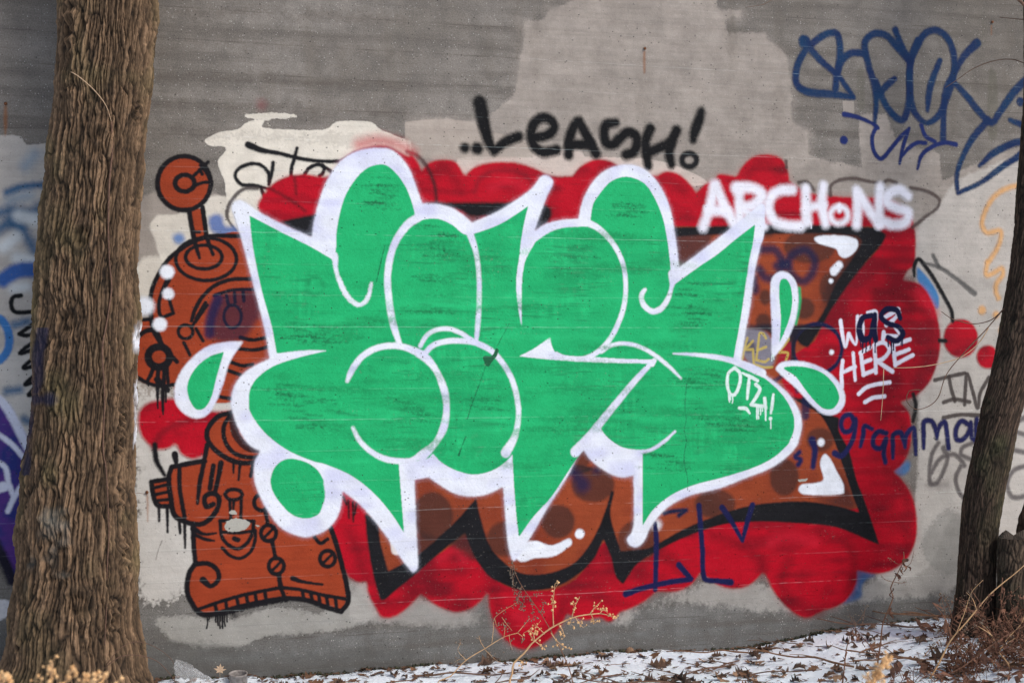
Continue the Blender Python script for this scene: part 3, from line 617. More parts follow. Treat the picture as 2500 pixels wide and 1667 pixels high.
# paint drops round it
for outp, inn in (('@D 1398,782* 1290,787 1190,812 1095,885 1030,970 1000,1060 1010,1140 1060,1200 1125,1225 1190,1205 1240,1130 1280,1030 1320,900', '@D 1285,842* 1200,872 1120,940 1076,1030 1085,1110 1125,1172 1170,1168 1210,1110 1240,1000'),
                  ('@F 908,870 903,700 895,500 905,420 950,382 1005,395 1045,450 1055,540 1045,640 1010,740 960,820', '@F 945,500 955,430 985,425 1012,470 1020,560 1005,650 975,730 948,790* 955,650'),
                  ('@F 925,940 960,903 1060,895 1170,925 1260,985 1318,1070 1322,1140 1280,1195 1210,1205 1140,1155 1040,1050 950,970', '@F 972,935 1080,928 1190,962 1265,1035 1290,1110 1255,1168 1195,1165 1115,1085 1040,985')):
    gw2 = lay('green_throw_up', 'white_outline')
    if '908,870' in outp: stroke(gw2, c_((34,170,106)), 20, '@F 1060,480 1062,560 1040,680', soft=4)
    fill(gw2, None, outp, soft=3, fn=whitef)
    fill(lay('green_throw_up', 'green_drop'), None, inn, soft=2.4, fn=greenf)
# ghost marks and brush drag in the green
for s in ('@D 1790,420 1840,430 1855,480 1810,520 1765,490 1770,450', ):
    stroke(gg, c_((22,128,78)), 22, s, soft=6, op=.55, own=2, closed=True)
rr = np.random.default_rng(5)
for cx, cy, n, wx in ((400, 60, 7, 130), (0, 0, 0, 0)):
    pass
for crop, cx, cy, n, wx, hy in (('B', 400, 1110, 10, 130, 90), ('E', 740, 210, 9, 140, 100), ('E', 760, 430, 4, 120, 30), ('E', 1500, 300, 12, 170, 70), ('B', 1870, 1200, 6, 90, 40), ('D', 1750, 730, 6, 220, 50), ('D', 1700, 1090, 10, 260, 60), ('D', 1850, 1240, 10, 250, 60),
                                ('E', 760, 600, 8, 160, 90), ('E', 600, 1190, 9, 150, 70), ('E', 1050, 1180, 8, 90, 80), ('F', 420, 540, 7, 160, 90), ('F', 520, 1000, 8, 230, 60), ('F', 600, 1220, 12, 260, 80), ('E', 60, 760, 8, 160, 60), ('I', 300, 300, 8, 180, 60), ('F', 480, 650, 6, 170, 40)):
    for _ in range(int(n*1.7)):
        x = cx+rr.uniform(-wx, wx)*.6; y = cy+rr.uniform(-hy, hy); L = rr.uniform(50, 210)
        stroke(gg, c_((26,104,66)), 7, '@%s %.0f,%.0f:3 %.0f,%.0f:9 %.0f,%.0f:3' % (crop, x-L/2, y-3, x, y+rr.uniform(-4, 4), x+L/2, y+6), soft=3.5, op=rr.uniform(.35, .8), own=2, wob=2.5, dry=.5)
r7 = np.random.default_rng(77)
for _ in range(260):
    x = r7.uniform(620, 1900); y = r7.uniform(430, 1180); L = r7.uniform(60, 240)
    s1, z1, _q = img_to_wall(x, y); cxp, cyp = int((s1-S0)/RES), int((ZT-z1)/RES)
    s2, z2, _q = img_to_wall(x-L*.5, y); s3, z3, _q = img_to_wall(x+L*.5, y)
    ok = all(OWN[int((ZT-zz)/RES), int((ss-S0)/RES)] == gg for ss, zz in ((s1, z1), (s2, z2), (s3, z3)))
    if ok: stroke(gg, c_((24,128,76)) if r7.random() < .7 else c_((44,196,124)), 14, '@X %.0f,%.0f:6 %.0f,%.0f:%.0f %.0f,%.0f:5' % (x-L/2, y, x, y+r7.uniform(-5, 5), r7.uniform(8, 26), x+L/2, y+4), soft=7, op=r7.uniform(.18, .5), own=2, wob=2.5, dry=.4)
# small white words and drips on the green
for grp, dr in ((('690,935 655,965:18 648,1030 665,1085:18 690,1088 718,1030 720,965 690,935',), 6), (('735,965:14 780,985 822,1008:20', '775,990 768,1050 762,1112:16'), 0), (('812,1030:22 835,1055 815,1100 785,1145* 850,1155 / 862,1110 868,1165',), 9), (('912,1088:16 905,1150 898,1195:12', '895,1225:22', '897,1235:6 898,1282:8'), 0), (('716,1165:18 755,1168 776,1195:12',), 0)):
    T_ = lay('white_scrawl', 'letter')
    for s in grp: stroke(T_, c_((214,232,228)), 21, '@F '+s, soft=1.6, drip=dr)
stroke(T_, c_((210,232,226)), 6, '@F 912,860 915,885 / 905,862 903,895', soft=1.2)
# stuck chip and cracks
fill(None, c_((30,92,62)), '@E 1010,870 1060,865 1085,820 1100,830 1085,870 1060,900 1040,930 1025,925', soft=1.6, wob=.4)
for s in ('@E 1022,930:3 980,1050:6 950,1130:3 920,1225:8', '@E 910,1330:6 890,1380:3 870,1435:12', '@E 447,230:2 420,340:6 398,440:4', '@E 1160,680:2 1090,810:3'):
    stroke(None, c_((20,84,56)), 5, s, soft=1.2, op=.85, wob=1.5)
stroke(None, c_((30,90,66)), 3.5, '@I 415,-160 405,-20 412,60 402,110 412,180 400,260 405,330 418,380 420,460', soft=1.0, op=.8, wob=2)
stroke(None, c_((96,90,84)), 5, '@G 930,750 910,800 895,858', soft=1.2, op=.7)
# horizontal formwork lines showing through the coats
for k in range(-1, 26):
    zc = CAMZ-0.527-6*0.15+k*0.15
    yy = (ZT-zc)/RES
    if yy < 4 or yy > CH-5: continue
    y0 = int(yy)-4
    Y = np.arange(y0, y0+9, dtype=np.float32)[:, None]
    sl = (slice(y0, y0+9), slice(0, CW))
    wv = (upn(1, CW, 5, 300, 200+k)-.5)*2.5+(upn(1, CW, 5, 24, 300+k)-.5)*1.1
    vis = np.clip((upn(1, CW, 5, 160, 400+k)*.8+upn(1, CW, 5, 9, 500+k)*.7-.45)*1.5, 0, 1)
    line = np.clip(1.0-np.abs(Y-yy-wv)/1.25, 0, 1)*vis
    painted = np.clip(ALP[sl]*1.3-.3, 0, 1)
    lum = COL[sl].mean(-1)
    amt = line*painted*(.30+.45*(k % 3 == 1))
    comp(None, np.minimum(COL[sl]*1.0+c_((130,140,140)), .8), amt, 0, y0)
    dk = np.clip(1.0-np.abs(Y-yy-wv-1.8)/1.2, 0, 1)*vis*painted*.30
    comp(None, COL[sl]*.45, dk, 0, y0)
# pores and specks in the coats
pr = np.random.default_rng(31)
n = 2600
px = (pr.random(n)*(CW-8)).astype(int)+3; py = (pr.random(n)*(CH-8)).astype(int)+3
for x, y, r in zip(px, py, pr.random(n)):
    e = 1 if r < .8 else 2
    COL[y:y+e, x:x+e+(r > .6)] *= .25
    if r < .05: COL[y:y+e+2, x:x+2] *= .3
pm = (upn(CH, CW, 2.2, 2.2, 77) > .93) & (N4 > .45) & (N5 > .5)
ALP[pm] *= .55
# rust streaks under the nails
for s in ('@C 172,300:12 172,380:14 172,420:6', '@G 845,480:10 848,560:12 848,640:4', '@A 32,610:16 32,700:20 30,780:6', '@C 2165,150:6 2165,200:6'):
    stroke(None, c_((140,84,40)), 8, s, soft=3, op=.6)
# ---------------------------------------------------------------- helpers
COLL = scene.collection
scene.cycles.max_bounces = 5; scene.cycles.diffuse_bounces = 3; scene.cycles.glossy_bounces = 2; scene.cycles.transparent_max_bounces = 8
def tag(o, label=None, cat=None, group=None, kind=None):
    if label: o['label'] = label
    if cat: o['category'] = cat
    if group: o['group'] = group
    if kind: o['kind'] = kind
    return o
def empty(name, loc):
    o = bpy.data.objects.new(name, None); o.location = loc; o.empty_display_size = .1
    COLL.objects.link(o); return o
def mesh_obj(name, verts, faces, mat=None, parent=None, smooth=True, me=None):
    if me is None:
        me = bpy.data.meshes.new(name)
        me.from_pydata([tuple(v) for v in verts], [], faces); me.update()
        if smooth: me.polygons.foreach_set('use_smooth', [True]*len(me.polygons))
        if mat: me.materials.append(mat)
    o = bpy.data.objects.new(name, me); COLL.objects.link(o)
    if parent: o.parent = parent
    return o
def grid_mesh(name, V, nu, nv, closed=False, mat=None, extra=None):
    """V: (nv, nu, 3) array; numpy-fast quad grid"""
    me = bpy.data.meshes.new(name)
    V = np.ascontiguousarray(V.reshape(-1, 3), np.float32)
    nq = nu if closed else nu-1
    j, i = np.mgrid[0:nv-1, 0:nq]
    i1 = (i+1) % nu
    F = np.stack([j*nu+i, j*nu+i1, (j+1)*nu+i1, (j+1)*nu+i], -1).reshape(-1, 4).astype(np.int32)
    fast_mesh(me, V, F, mat)
    return me
def fast_mesh(me, V, F, mat):
    me.vertices.add(len(V)); me.vertices.foreach_set('co', V.ravel())
    me.loops.add(F.size); me.loops.foreach_set('vertex_index', F.ravel())
    me.polygons.add(len(F)); me.polygons.foreach_set('loop_start', np.arange(0, F.size, F.shape[1], dtype=np.int32))
    me.polygons.foreach_set('use_smooth', np.ones(len(F), bool))
    me.update(calc_edges=True)
    if mat: me.materials.append(mat)
def vcol(me, name, C):
    a = me.color_attributes.new(name, 'FLOAT_COLOR', 'POINT')
    C4 = np.ones((len(C), 4), np.float32); C4[:, :C.shape[1]] = C
    a.data.foreach_set('color', C4.ravel())
def pix(crop, x, y, dep):
    c = CROPS[crop]; sx = c[0]+x*c[2]; sy = c[1]+y*c[2]
    return Vector(((sx-1250)/FPX*dep, dep, CAMZ+(833.5-sy)/FPX*dep))
def catmull(pts, step):
    P = [Vector(p) for p in pts]; out = []
    for i in range(len(P)-1):
        p0 = P[i-1] if i else 2*P[0]-P[1]; p3 = P[i+2] if i+2 < len(P) else 2*P[-1]-P[-2]
        n = max(1, int((P[i+1]-P[i]).length/step))
        for k in range(n):
            t = k/n
            out.append(0.5*((2*P[i])+(P[i+1]-p0)*t+(2*p0-5*P[i]+4*P[i+1]-p3)*t*t+(3*P[i]-p0-3*P[i+1]+p3)*t**3))
    out.append(P[-1]); return out
def tube(verts, faces, path, r0, r1, n=5, jit=0.0):
    base = len(verts); m = len(path)
    up = Vector((0.13, 0.7, 0.31)).normalized()
    for k, p in enumerate(path):
        d = (path[min(k+1, m-1)]-path[max(k-1, 0)])
        if d.length < 1e-6: d = Vector((0, 0, 1))
        d.normalize(); a = d.cross(up).normalized(); b = d.cross(a)
        r = (r0+(r1-r0)*k/(m-1))*(1+jit*random.uniform(-1, 1))
        for j in range(n):
            t = 2*math.pi*j/n; verts.append(p+a*(math.cos(t)*r)+b*(math.sin(t)*r))
    for k in range(m-1):
        for j in range(n):
            j1 = (j+1) % n; faces.append((base+k*n+j, base+k*n+j1, base+(k+1)*n+j1, base+(k+1)*n+j))
    faces.append(tuple(base+j for j in range(n))[::-1]); faces.append(tuple(base+(m-1)*n+j for j in range(n)))
OCT = [(1,0,0),(0,1,0),(-1,0,0),(0,-1,0),(0,0,1),(0,0,-1)]
OCF = [(0,1,4),(1,2,4),(2,3,4),(3,0,4),(1,0,5),(2,1,5),(3,2,5),(0,3,5)]
def bud(verts, faces, p, r):
    b = len(verts); q = Matrix.Rotation(random.uniform(0, 6.28), 3, Vector((random.random(), random.random(), random.random()+.1)).normalized())
    for v in OCT: verts.append(p+q @ Vector((v[0]*r*random.uniform(.7, 1.2), v[1]*r*random.uniform(.7, 1.2), v[2]*r*random.uniform(.9, 1.5))))
    faces += [tuple(b+i for i in f) for f in OCF]

# ---------------------------------------------------------------- materials
def newmat(name):
    m = bpy.data.materials.new(name); m.use_nodes = True
    return m, m.node_tree, m.node_tree.nodes['Principled BSDF']
def N(nt, t, **kw):
    n = nt.nodes.new(t)
    for k, v in kw.items():
        if isinstance(v, (int, float, tuple)) and k in n.inputs: n.inputs[k].default_value = v
        else: setattr(n, k, v)
    return n
def ramp(nt, fac, stops):
    r = nt.nodes.new('ShaderNodeValToRGB'); e = r.color_ramp.elements
    while len(e) < len(stops): e.new(.5)
    for el, (p, c) in zip(e, stops): el.position = p; el.color = (*c, 1) if len(c) == 3 else c
    nt.links.new(fac, r.inputs[0]); return r.outputs[0]
def mix(nt, fac, a, b, mode='MIX'):
    m = nt.nodes.new('ShaderNodeMix'); m.data_type = 'RGBA'; m.blend_type = mode
    for s, v in ((m.inputs[0], fac), (m.inputs[6], a), (m.inputs[7], b)):
        if hasattr(v, 'is_output') or isinstance(v, bpy.types.NodeSocket): nt.links.new(v, s)
        elif isinstance(v, (int, float)): s.default_value = v
        else: s.default_value = (*v, 1)
    return m.outputs[2]
def mth(nt, op, a, b=None, clamp=False):
    m = nt.nodes.new('ShaderNodeMath'); m.operation = op; m.use_clamp = clamp
    for s, v in ((m.inputs[0], a), (m.inputs[1], b)):
        if v is None: continue
        if isinstance(v, bpy.types.NodeSocket): nt.links.new(v, s)
        else: s.default_value = v
    return m.outputs[0]
def simple(name, c, c2, scale=30, rough=.8, bump=.2, dist=.003, detail=4):
    m, nt, b = newmat(name)
    tc = N(nt, 'ShaderNodeTexCoord'); no = N(nt, 'ShaderNodeTexNoise', Scale=float(scale), Detail=float(detail))
    nt.links.new(tc.outputs['Object'], no.inputs['Vector'])
    nt.links.new(ramp(nt, no.outputs[0], [(.3, c), (.7, c2)]), b.inputs['Base Color'])
    b.inputs['Roughness'].default_value = rough
    bp = N(nt, 'ShaderNodeBump', Strength=float(bump), Distance=float(dist)); nt.links.new(no.outputs[0], bp.inputs['Height']); nt.links.new(bp.outputs[0], b.inputs['Normal'])
    return m

# painted concrete
img = bpy.data.images.new('wall_paint', CW, CH, alpha=True, float_buffer=False)
img.colorspace_settings.name = 'sRGB'
def enc(l): return np.where(l < .0031308, l*12.92, 1.055*np.power(np.maximum(l, 1e-6), 1/2.4)-.055)
buf = np.empty((CH, CW, 4), np.float32)
buf[..., :3] = np.clip(enc(np.clip(COL, 0, 1)), 0, 1); buf[..., 3] = ALP
img.alpha_mode = 'CHANNEL_PACKED'
img.pixels.foreach_set(buf[::-1].ravel()); img.update(); img.pack()
del buf

def painted_concrete(name, rough_paint=.5):
    m, nt, b = newmat(name); L = nt.links.new
    tc = N(nt, 'ShaderNodeTexCoord'); ob = tc.outputs['Object']
    sp = N(nt, 'ShaderNodeSeparateXYZ'); L(ob, sp.inputs[0])
    X, Z = sp.outputs[0], sp.outputs[2]
    u = mth(nt, 'DIVIDE', mth(nt, 'SUBTRACT', X, S0), S1-S0); v = mth(nt, 'DIVIDE', mth(nt, 'SUBTRACT', Z, ZB), ZT-ZB)
    cb = N(nt, 'ShaderNodeCombineXYZ'); L(u, cb.inputs[0]); L(v, cb.inputs[1])
    im = N(nt, 'ShaderNodeTexImage'); im.image = img; im.extension = 'CLIP'; im.interpolation = 'Cubic'; L(cb.outputs[0], im.inputs[0])
    def noise(s, d=4, r=.55, vec=ob): 
        n = N(nt, 'ShaderNodeTexNoise', Scale=float(s), Detail=float(d), Roughness=float(r)); L(vec, n.inputs['Vector']); return n.outputs[0]
    mp = N(nt, 'ShaderNodeMapping'); mp.inputs['Scale'].default_value = (.35, 1, 6); L(ob, mp.inputs[0])
    mp2 = N(nt, 'ShaderNodeMapping'); mp2.inputs['Scale'].default_value = (3, 1, .5); L(ob, mp2.inputs[0])
    big = noise(1.3, 5, .6); med = noise(9, 5, .65); streak = noise(2.2, 4, .6, mp.outputs[0]); vert = noise(2.0, 4, .6, mp2.outputs[0]); fine = noise(160, 3, .7); grit = noise(420, 2, .6)
    c = ramp(nt, big, [(.32, (.160, .143, .124)), (.5, (.212, .192, .171)), (.68, (.258, .236, .212))])
    # damp grey foot of the wall
    ft = mth(nt, 'ADD', Z, mth(nt, 'MULTIPLY', med, .5)); ftm = N(nt, 'ShaderNodeMapRange', **{'From Min': .95, 'From Max': .35}); L(ft, ftm.inputs[0])
    c = mix(nt, ftm.outputs[0], c, mix(nt, med, (.105, .106, .103), (.20, .20, .195)))
    c = mix(nt, mth(nt, 'MULTIPLY', ramp(nt, streak, [(.38, (1, 1, 1)), (.56, (0, 0, 0))]), .6), c, (.105, .092, .080))
    c = mix(nt, mth(nt, 'MULTIPLY', ramp(nt, vert, [(.60, (0, 0, 0)), (.75, (1, 1, 1))]), .35), c, (.115, .110, .085))
    c = mix(nt, mth(nt, 'MULTIPLY', ramp(nt, med, [(.38, (1, 1, 1)), (.56, (0, 0, 0))]), .5), c, (.12, .11, .10))
    c = mix(nt, .7, c, ramp(nt, fine, [(.25, (.15, .15, .15)), (.75, (.85, .85, .85))]), 'SOFT_LIGHT')
    # aggregate: pale and dark stones
    for sc, th, colr, k in ((150, .915, (.44, .42, .39), .34), (85, .972, (.36, .345, .32), .28), (110, .93, (.055, .05, .048), .26)):
        vo = N(nt, 'ShaderNodeTexVoronoi', Scale=float(sc)); L(ob, vo.inputs['Vector'])
        sc1 = N(nt, 'ShaderNodeSeparateColor'); L(vo.outputs['Color'], sc1.inputs[0])
        a = mth(nt, 'GREATER_THAN', mth(nt, 'ADD', sc1.outputs[0], mth(nt, 'MULTIPLY', mth(nt, 'SUBTRACT', big, .5), .12)), th); d = mth(nt, 'LESS_THAN', vo.outputs['Distance'], k)
        c = mix(nt, mth(nt, 'MULTIPLY', mth(nt, 'MULTIPLY', a, d), mth(nt, 'MULTIPLY', sc1.outputs[1], .85)), c, colr)
    # formwork board joints every 15 cm
    wob = mth(nt, 'MULTIPLY', mth(nt, 'SUBTRACT', noise(1.6, 3, .6), .5), .022)
    zz = mth(nt, 'ADD', mth(nt, 'ADD', Z, wob), -(CAMZ-.527) + .075+30*.15)
    fr = mth(nt, 'ABSOLUTE', mth(nt, 'SUBTRACT', mth(nt, 'MODULO', zz, .15), .075))
    jl = N(nt, 'ShaderNodeMapRange', **{'From Min': .0045, 'From Max': .0008}); L(fr, jl.inputs[0])
    jn = mth(nt, 'MULTIPLY', jl.outputs[0], ramp(nt, noise(3.5, 3, .75), [(.40, (0, 0, 0)), (.6, (1, 1, 1))]))
    c = mix(nt, mth(nt, 'MULTIPLY', jn, .5), c, (.075, .062, .052))
    # coat of paint with wear
    al = im.outputs['Alpha']
    chip = ramp(nt, noise(55, 6, .75), [(.22, (1, 1, 1)), (.27, (0, 0, 0))])
    al2 = mth(nt, 'MULTIPLY', al, mth(nt, 'SUBTRACT', 1.0, mth(nt, 'MULTIPLY', chip, .75)))
    pc = mix(nt, .22, im.outputs['Color'], ramp(nt, grit, [(.3, (.2, .2, .2)), (.7, (.8, .8, .8))]), 'SOFT_LIGHT')
    pc = mix(nt, mth(nt, 'MULTIPLY', ramp(nt, med, [(.3, (1, 1, 1)), (.58, (0, 0, 0))]), .30), pc, mix(nt, 1.0, pc, (.62, .60, .58), 'MULTIPLY'))
    base = mix(nt, al2, c, pc)
    # pores
    vp = N(nt, 'ShaderNodeTexVoronoi', Scale=42.0); L(ob, vp.inputs['Vector'])
    spc = N(nt, 'ShaderNodeSeparateColor'); L(vp.outputs['Color'], spc.inputs[0])
    pore = mth(nt, 'MULTIPLY', mth(nt, 'GREATER_THAN', spc.outputs[1], .93), mth(nt, 'LESS_THAN', vp.outputs['Distance'], mth(nt, 'MULTIPLY', spc.outputs[2], .16)))
    base = mix(nt, mth(nt, 'MULTIPLY', pore, .75), base, (.03, .028, .026))
    L(base, b.inputs['Base Color'])
    b.inputs['Specular IOR Level'].default_value = .10
    rg = N(nt, 'ShaderNodeMapRange', **{'To Min': .92, 'To Max': rough_paint}); L(al2, rg.inputs[0])
    L(mth(nt, 'ADD', rg.outputs[0], mth(nt, 'MULTIPLY', mth(nt, 'SUBTRACT', fine, .5), .2)), b.inputs['Roughness'])
    h = mth(nt, 'ADD', mth(nt, 'MULTIPLY', noise(60, 4, .65), .0030), mth(nt, 'MULTIPLY', fine, .0012))
    
    h = mth(nt, 'ADD', h, mth(nt, 'MULTIPLY', mth(nt, 'MODULO', mth(nt, 'FLOOR', mth(nt, 'DIVIDE', zz, .15)), 2.0), .0012))
    h = mth(nt, 'ADD', h, mth(nt, 'MULTIPLY', noise(8, 1, .5), .008))
    bp = N(nt, 'ShaderNodeBump', Strength=.75, Distance=1.0); L(h, bp.inputs['Height']); L(bp.outputs[0], b.inputs['Normal'])
    return m
M_WALL = painted_concrete('painted_concrete')

# ---------------------------------------------------------------- ground
def wall_y(x): return WD+math.tan(WYAW)*x
def ground_h(x, y):
    s = x/math.cos(WYAW)
    g = 0.10*np.clip((np.asarray(s)-1.1)/1.5, 0, 2.2)**1.3
    g = g-0.02*np.clip(-(np.asarray(s)+.6), 0, 3)*0
    n = (np.sin(x*3.1+y*1.7)*.012+np.sin(x*7.3-y*5.1+1)*.007+np.sin(x*1.3+y*9+2)*.006+np.sin(x*17+y*13)*.003+np.sin(x*29-y*23)*.002)
    return g+n
xs = np.concatenate([np.linspace(-260, -12, 10), np.linspace(-11, -3.4, 20), np.arange(-3.3, 4.3, .022), np.linspace(4.4, 12, 20), np.linspace(13, 260, 10)])
ys = np.concatenate([np.linspace(-80, 4, 16), np.linspace(4.3, 6.6, 14), np.arange(6.65, 9.6, .022), np.linspace(9.8, 14, 12), np.linspace(16, 400, 12)])
XX, YY = np.meshgrid(xs, ys)
far = np.clip((np.hypot(XX, YY-8)-8)/10, 0, 1)
ZZ = ground_h(XX, YY)*(1-far)
r_ = np.random.default_rng(3)
ZZ += (r_.random(ZZ.shape)-.5)*.004
m, nt, b = newmat('old_snow')
tc = N(nt, 'ShaderNodeTexCoord'); ob = tc.outputs['Object']
def nz(nt, ob, s, d=5, r=.6):
    n = N(nt, 'ShaderNodeTexNoise', Scale=float(s), Detail=float(d), Roughness=float(r)); nt.links.new(ob, n.inputs['Vector']); return n.outputs[0]
n1, n2, n3 = nz(nt, ob, 5, 6, .65), nz(nt, ob, 30, 5, .7), nz(nt, ob, 240, 3, .6)
c = ramp(nt, n1, [(.3, (.82, .90, .99)), (.6, (.87, .93, .99))])
soil = mth(nt, 'ADD', mth(nt, 'MULTIPLY', n1, .55), mth(nt, 'MULTIPLY', n2, .45))
c = mix(nt, ramp(nt, soil, [(.26, (1, 1, 1)), (.29, (0, 0, 0))]), c, ramp(nt, n2, [(.35, (.035, .022, .014)), (.65, (.12, .075, .045))]))
c = mix(nt, mth(nt, 'MULTIPLY', ramp(nt, n3, [(.22, (1, 1, 1)), (.28, (0, 0, 0))]), .5), c, (.12, .07, .04))
nt.links.new(c, b.inputs['Base Color']); b.inputs['Roughness'].default_value = .7
b.inputs['Subsurface Weight'].default_value = .0
bp = N(nt, 'ShaderNodeBump', Strength=.45, Distance=.03); nt.links.new(mth(nt, 'ADD', n2, mth(nt, 'MULTIPLY', n3, .3)), bp.inputs['Height']); nt.links.new(bp.outputs[0], b.inputs['Normal'])
gme = grid_mesh('snow_ground', np.stack([XX, YY, ZZ], -1), len(xs), len(ys), mat=m)
ground = bpy.data.objects.new('snow_ground', gme); COLL.objects.link(ground); tag(ground, kind='structure')
def gz(x, y): return float(ground_h(np.float64(x), np.float64(y)))

# ---------------------------------------------------------------- the wall and its coats of paint
WA, WB, WH, WT = -11.0, 14.0, 5.2, 0.35
v = [(WA, 0, -.3), (WB, 0, -.3), (WB, 0, WH), (WA, 0, WH), (WA, WT, -.3), (WB, WT, -.3), (WB, WT, WH), (WA, WT, WH)]
f = [(0, 1, 2, 3), (5, 4, 7, 6), (4, 0, 3, 7), (1, 5, 6, 2), (3, 2, 6, 7), (4, 5, 1, 0)]
wall = mesh_obj('concrete_wall', v, f, M_WALL, smooth=False)
wall.location = (0, WD, 0); wall.rotation_euler = (0, 0, WYAW)
tag(wall, 'long board-marked concrete wall covered in layered spray graffiti', 'wall', kind='thing')
cop = mesh_obj('coping', [(WA-.02, -.05, WH+.002), (WB+.02, -.05, WH+.002), (WB+.02, WT+.05, WH+.002), (WA-.02, WT+.05, WH+.002), (WA-.02, -.05, WH+.12), (WB+.02, -.05, WH+.12), (WB+.02, WT+.05, WH+.12), (WA-.02, WT+.05, WH+.12)],
               [(3, 2, 1, 0), (4, 5, 6, 7), (0, 1, 5, 4), (1, 2, 6, 5), (2, 3, 7, 6), (3, 0, 4, 7)], M_WALL, wall, smooth=False)
CELL = 2
own = OWN[:CH//CELL*CELL:CELL, :CW//CELL*CELL:CELL]
PLABEL = {
 'green_throw_up': 'green bubble letters with fat white outline, largest piece on the wall',
 'brown_robot': 'brown cartoon robot with antenna painted beside the big tree',
 'red_cloud': 'red scalloped cloud painted behind the lettering',
 'brown_dotted_lettering': 'older brown letters with dark spots under the green piece',
 'dark_blue_tag': 'dark blue handwritten tag at the upper right of the wall',
 'black_slogan': 'soft black spray lettering above the green piece',
 'white_soft_lettering': 'soft white spray name at the right above the brown letters',
 'white_small_lettering': 'small white words on the red cloud',
 'navy_letters': 'two navy letters sprayed over the white words',
 'navy_word': 'navy handwritten word running off the red cloud',
 'navy_capitals': 'navy capitals low on the red cloud',
 'white_scrawl': 'small dripping white letters on the green',
 'navy_ring': 'navy ring drawn on the red',
 'orange_squiggle': 'pale orange squiggle near the right trunk',
 'dark_grey_letters': 'dark grey capitals beside the right trunk',
 'grey_loop_tag': 'soft grey looping tag behind the right trunk',
 'thin_black_tag': 'thin black tag above the left horn of the green piece',
 'black_spring_scribble': 'black coiled scribble left of the big tree',
 'blue_and_purple_graffiti': 'blue and purple graffiti at the left edge',
}
pobj = {}
def sheet(name, mask, parent, dy):
    jj, ii = np.nonzero(mask)
    if len(jj) < 6: return None
    Hc, Wc = mask.shape
    idx = -np.ones((Hc+1, Wc+1), np.int64)
    used = np.zeros((Hc+1, Wc+1), bool)
    for a, b_ in ((0, 0), (0, 1), (1, 0), (1, 1)): used[jj+a, ii+b_] = True
    vj, vi = np.nonzero(used); idx[vj, vi] = np.arange(len(vj))
    V = np.stack([S0+vi*CELL*RES, np.full(len(vi), dy), ZT-vj*CELL*RES], -1).astype(np.float32)
    F = np.stack([idx[jj+1, ii], idx[jj+1, ii+1], idx[jj, ii+1], idx[jj, ii]], -1).astype(np.int32)
    me = bpy.data.meshes.new(name); fast_mesh(me, V, F, M_WALL)
    me.polygons.foreach_set('use_smooth', np.zeros(len(F), bool))
    o = bpy.data.objects.new(name, me); COLL.objects.link(o); o.parent = parent
    return o
def components(mask, small=60):
    lab = np.zeros(mask.shape, np.int32); n = 0; out = []
    Hc, Wc = mask.shape; todo = set(zip(*[a.tolist() for a in np.nonzero(mask)]))
    while todo:
        seed = todo.pop(); n += 1; stack = [seed]; cells = [seed]
        while stack:
            j, i = stack.pop()
            for q in ((j+1, i), (j-1, i), (j, i+1), (j, i-1)):
                if q in todo: todo.discard(q); stack.append(q); cells.append(q)
        out.append(cells)
    out.sort(key=len, reverse=True); big_ = [c for c in out if len(c) >= small] or out[:1]; res = []
    for k2, c in enumerate(big_):
        m2 = np.zeros(mask.shape, bool); c = list(c)
        if k2 == 0:
            for o2 in out[len(big_):]:
                if len(o2) > 14: c += o2
        a = np.array(c); m2[a[:, 0], a[:, 1]] = True; res.append(m2)
    return res
bypart = {}
for i, l in enumerate(LAYERS):
    if l: bypart.setdefault(l[0] if l[1] else (l[0], i) if l[0] == 'blue_spray_patch' else l[0], []).append(i)
for key, ids in bypart.items():
    part = key if isinstance(key, str) else key[0]
    main = [i for i in ids if LAYERS[i][1] is None]
    subs = [i for i in ids if LAYERS[i][1] is not None]
    if main:
        po = sheet(part, np.isin(own, main), wall, -.0016)
    if not main or po is None:
        po = bpy.data.objects.new(part, None); COLL.objects.link(po); po.parent = wall; po.empty_display_size = .1
    if part in PLABEL: po['label'] = PLABEL[part]
    merged = {}
    for i in subs: merged.setdefault(LAYERS[i][1] if LAYERS[i][1] not in ('letter', 'white_dot', 'red_blob', 'dark_spot', 'white_highlight', 'green_drop') else (LAYERS[i][1], i), []).append(i)
    for k_, ii_ in merged.items():
        nm = k_ if isinstance(k_, str) else k_[0]
        for msk in (components(np.isin(own, ii_)) if nm in ('black_outline', 'dark_spot', 'white_highlight', 'white_outline', 'green_drop', 'yellow_letter', 'white_line', 'purple_letter') else [np.isin(own, ii_)]):
            sheet(nm, msk, po, -.0016)
del COL, ALP
# rusty nails in the wall
rust = simple('rust', (.09, .03, .012), (.20, .075, .03), 90, .9)
for crop, x, y in (('C', 172, 282), ('G', 843, 474), ('A', 32, 598), ('C', 2165, 130)):
    c0 = CROPS[crop]; s_, z_, _ = img_to_wall(c0[0]+x*c0[2], c0[1]+y*c0[2])
    vv, ff = [], []
    tube(vv, ff, [Vector((s_, .03, z_)), Vector((s_, -.006, z_+.001))], .004, .004, 8)
    tube(vv, ff, [Vector((s_, -.006, z_+.001)), Vector((s_, -.011, z_+.001))], .008, .007, 10)
    mesh_obj('nail', vv, ff, rust, wall)

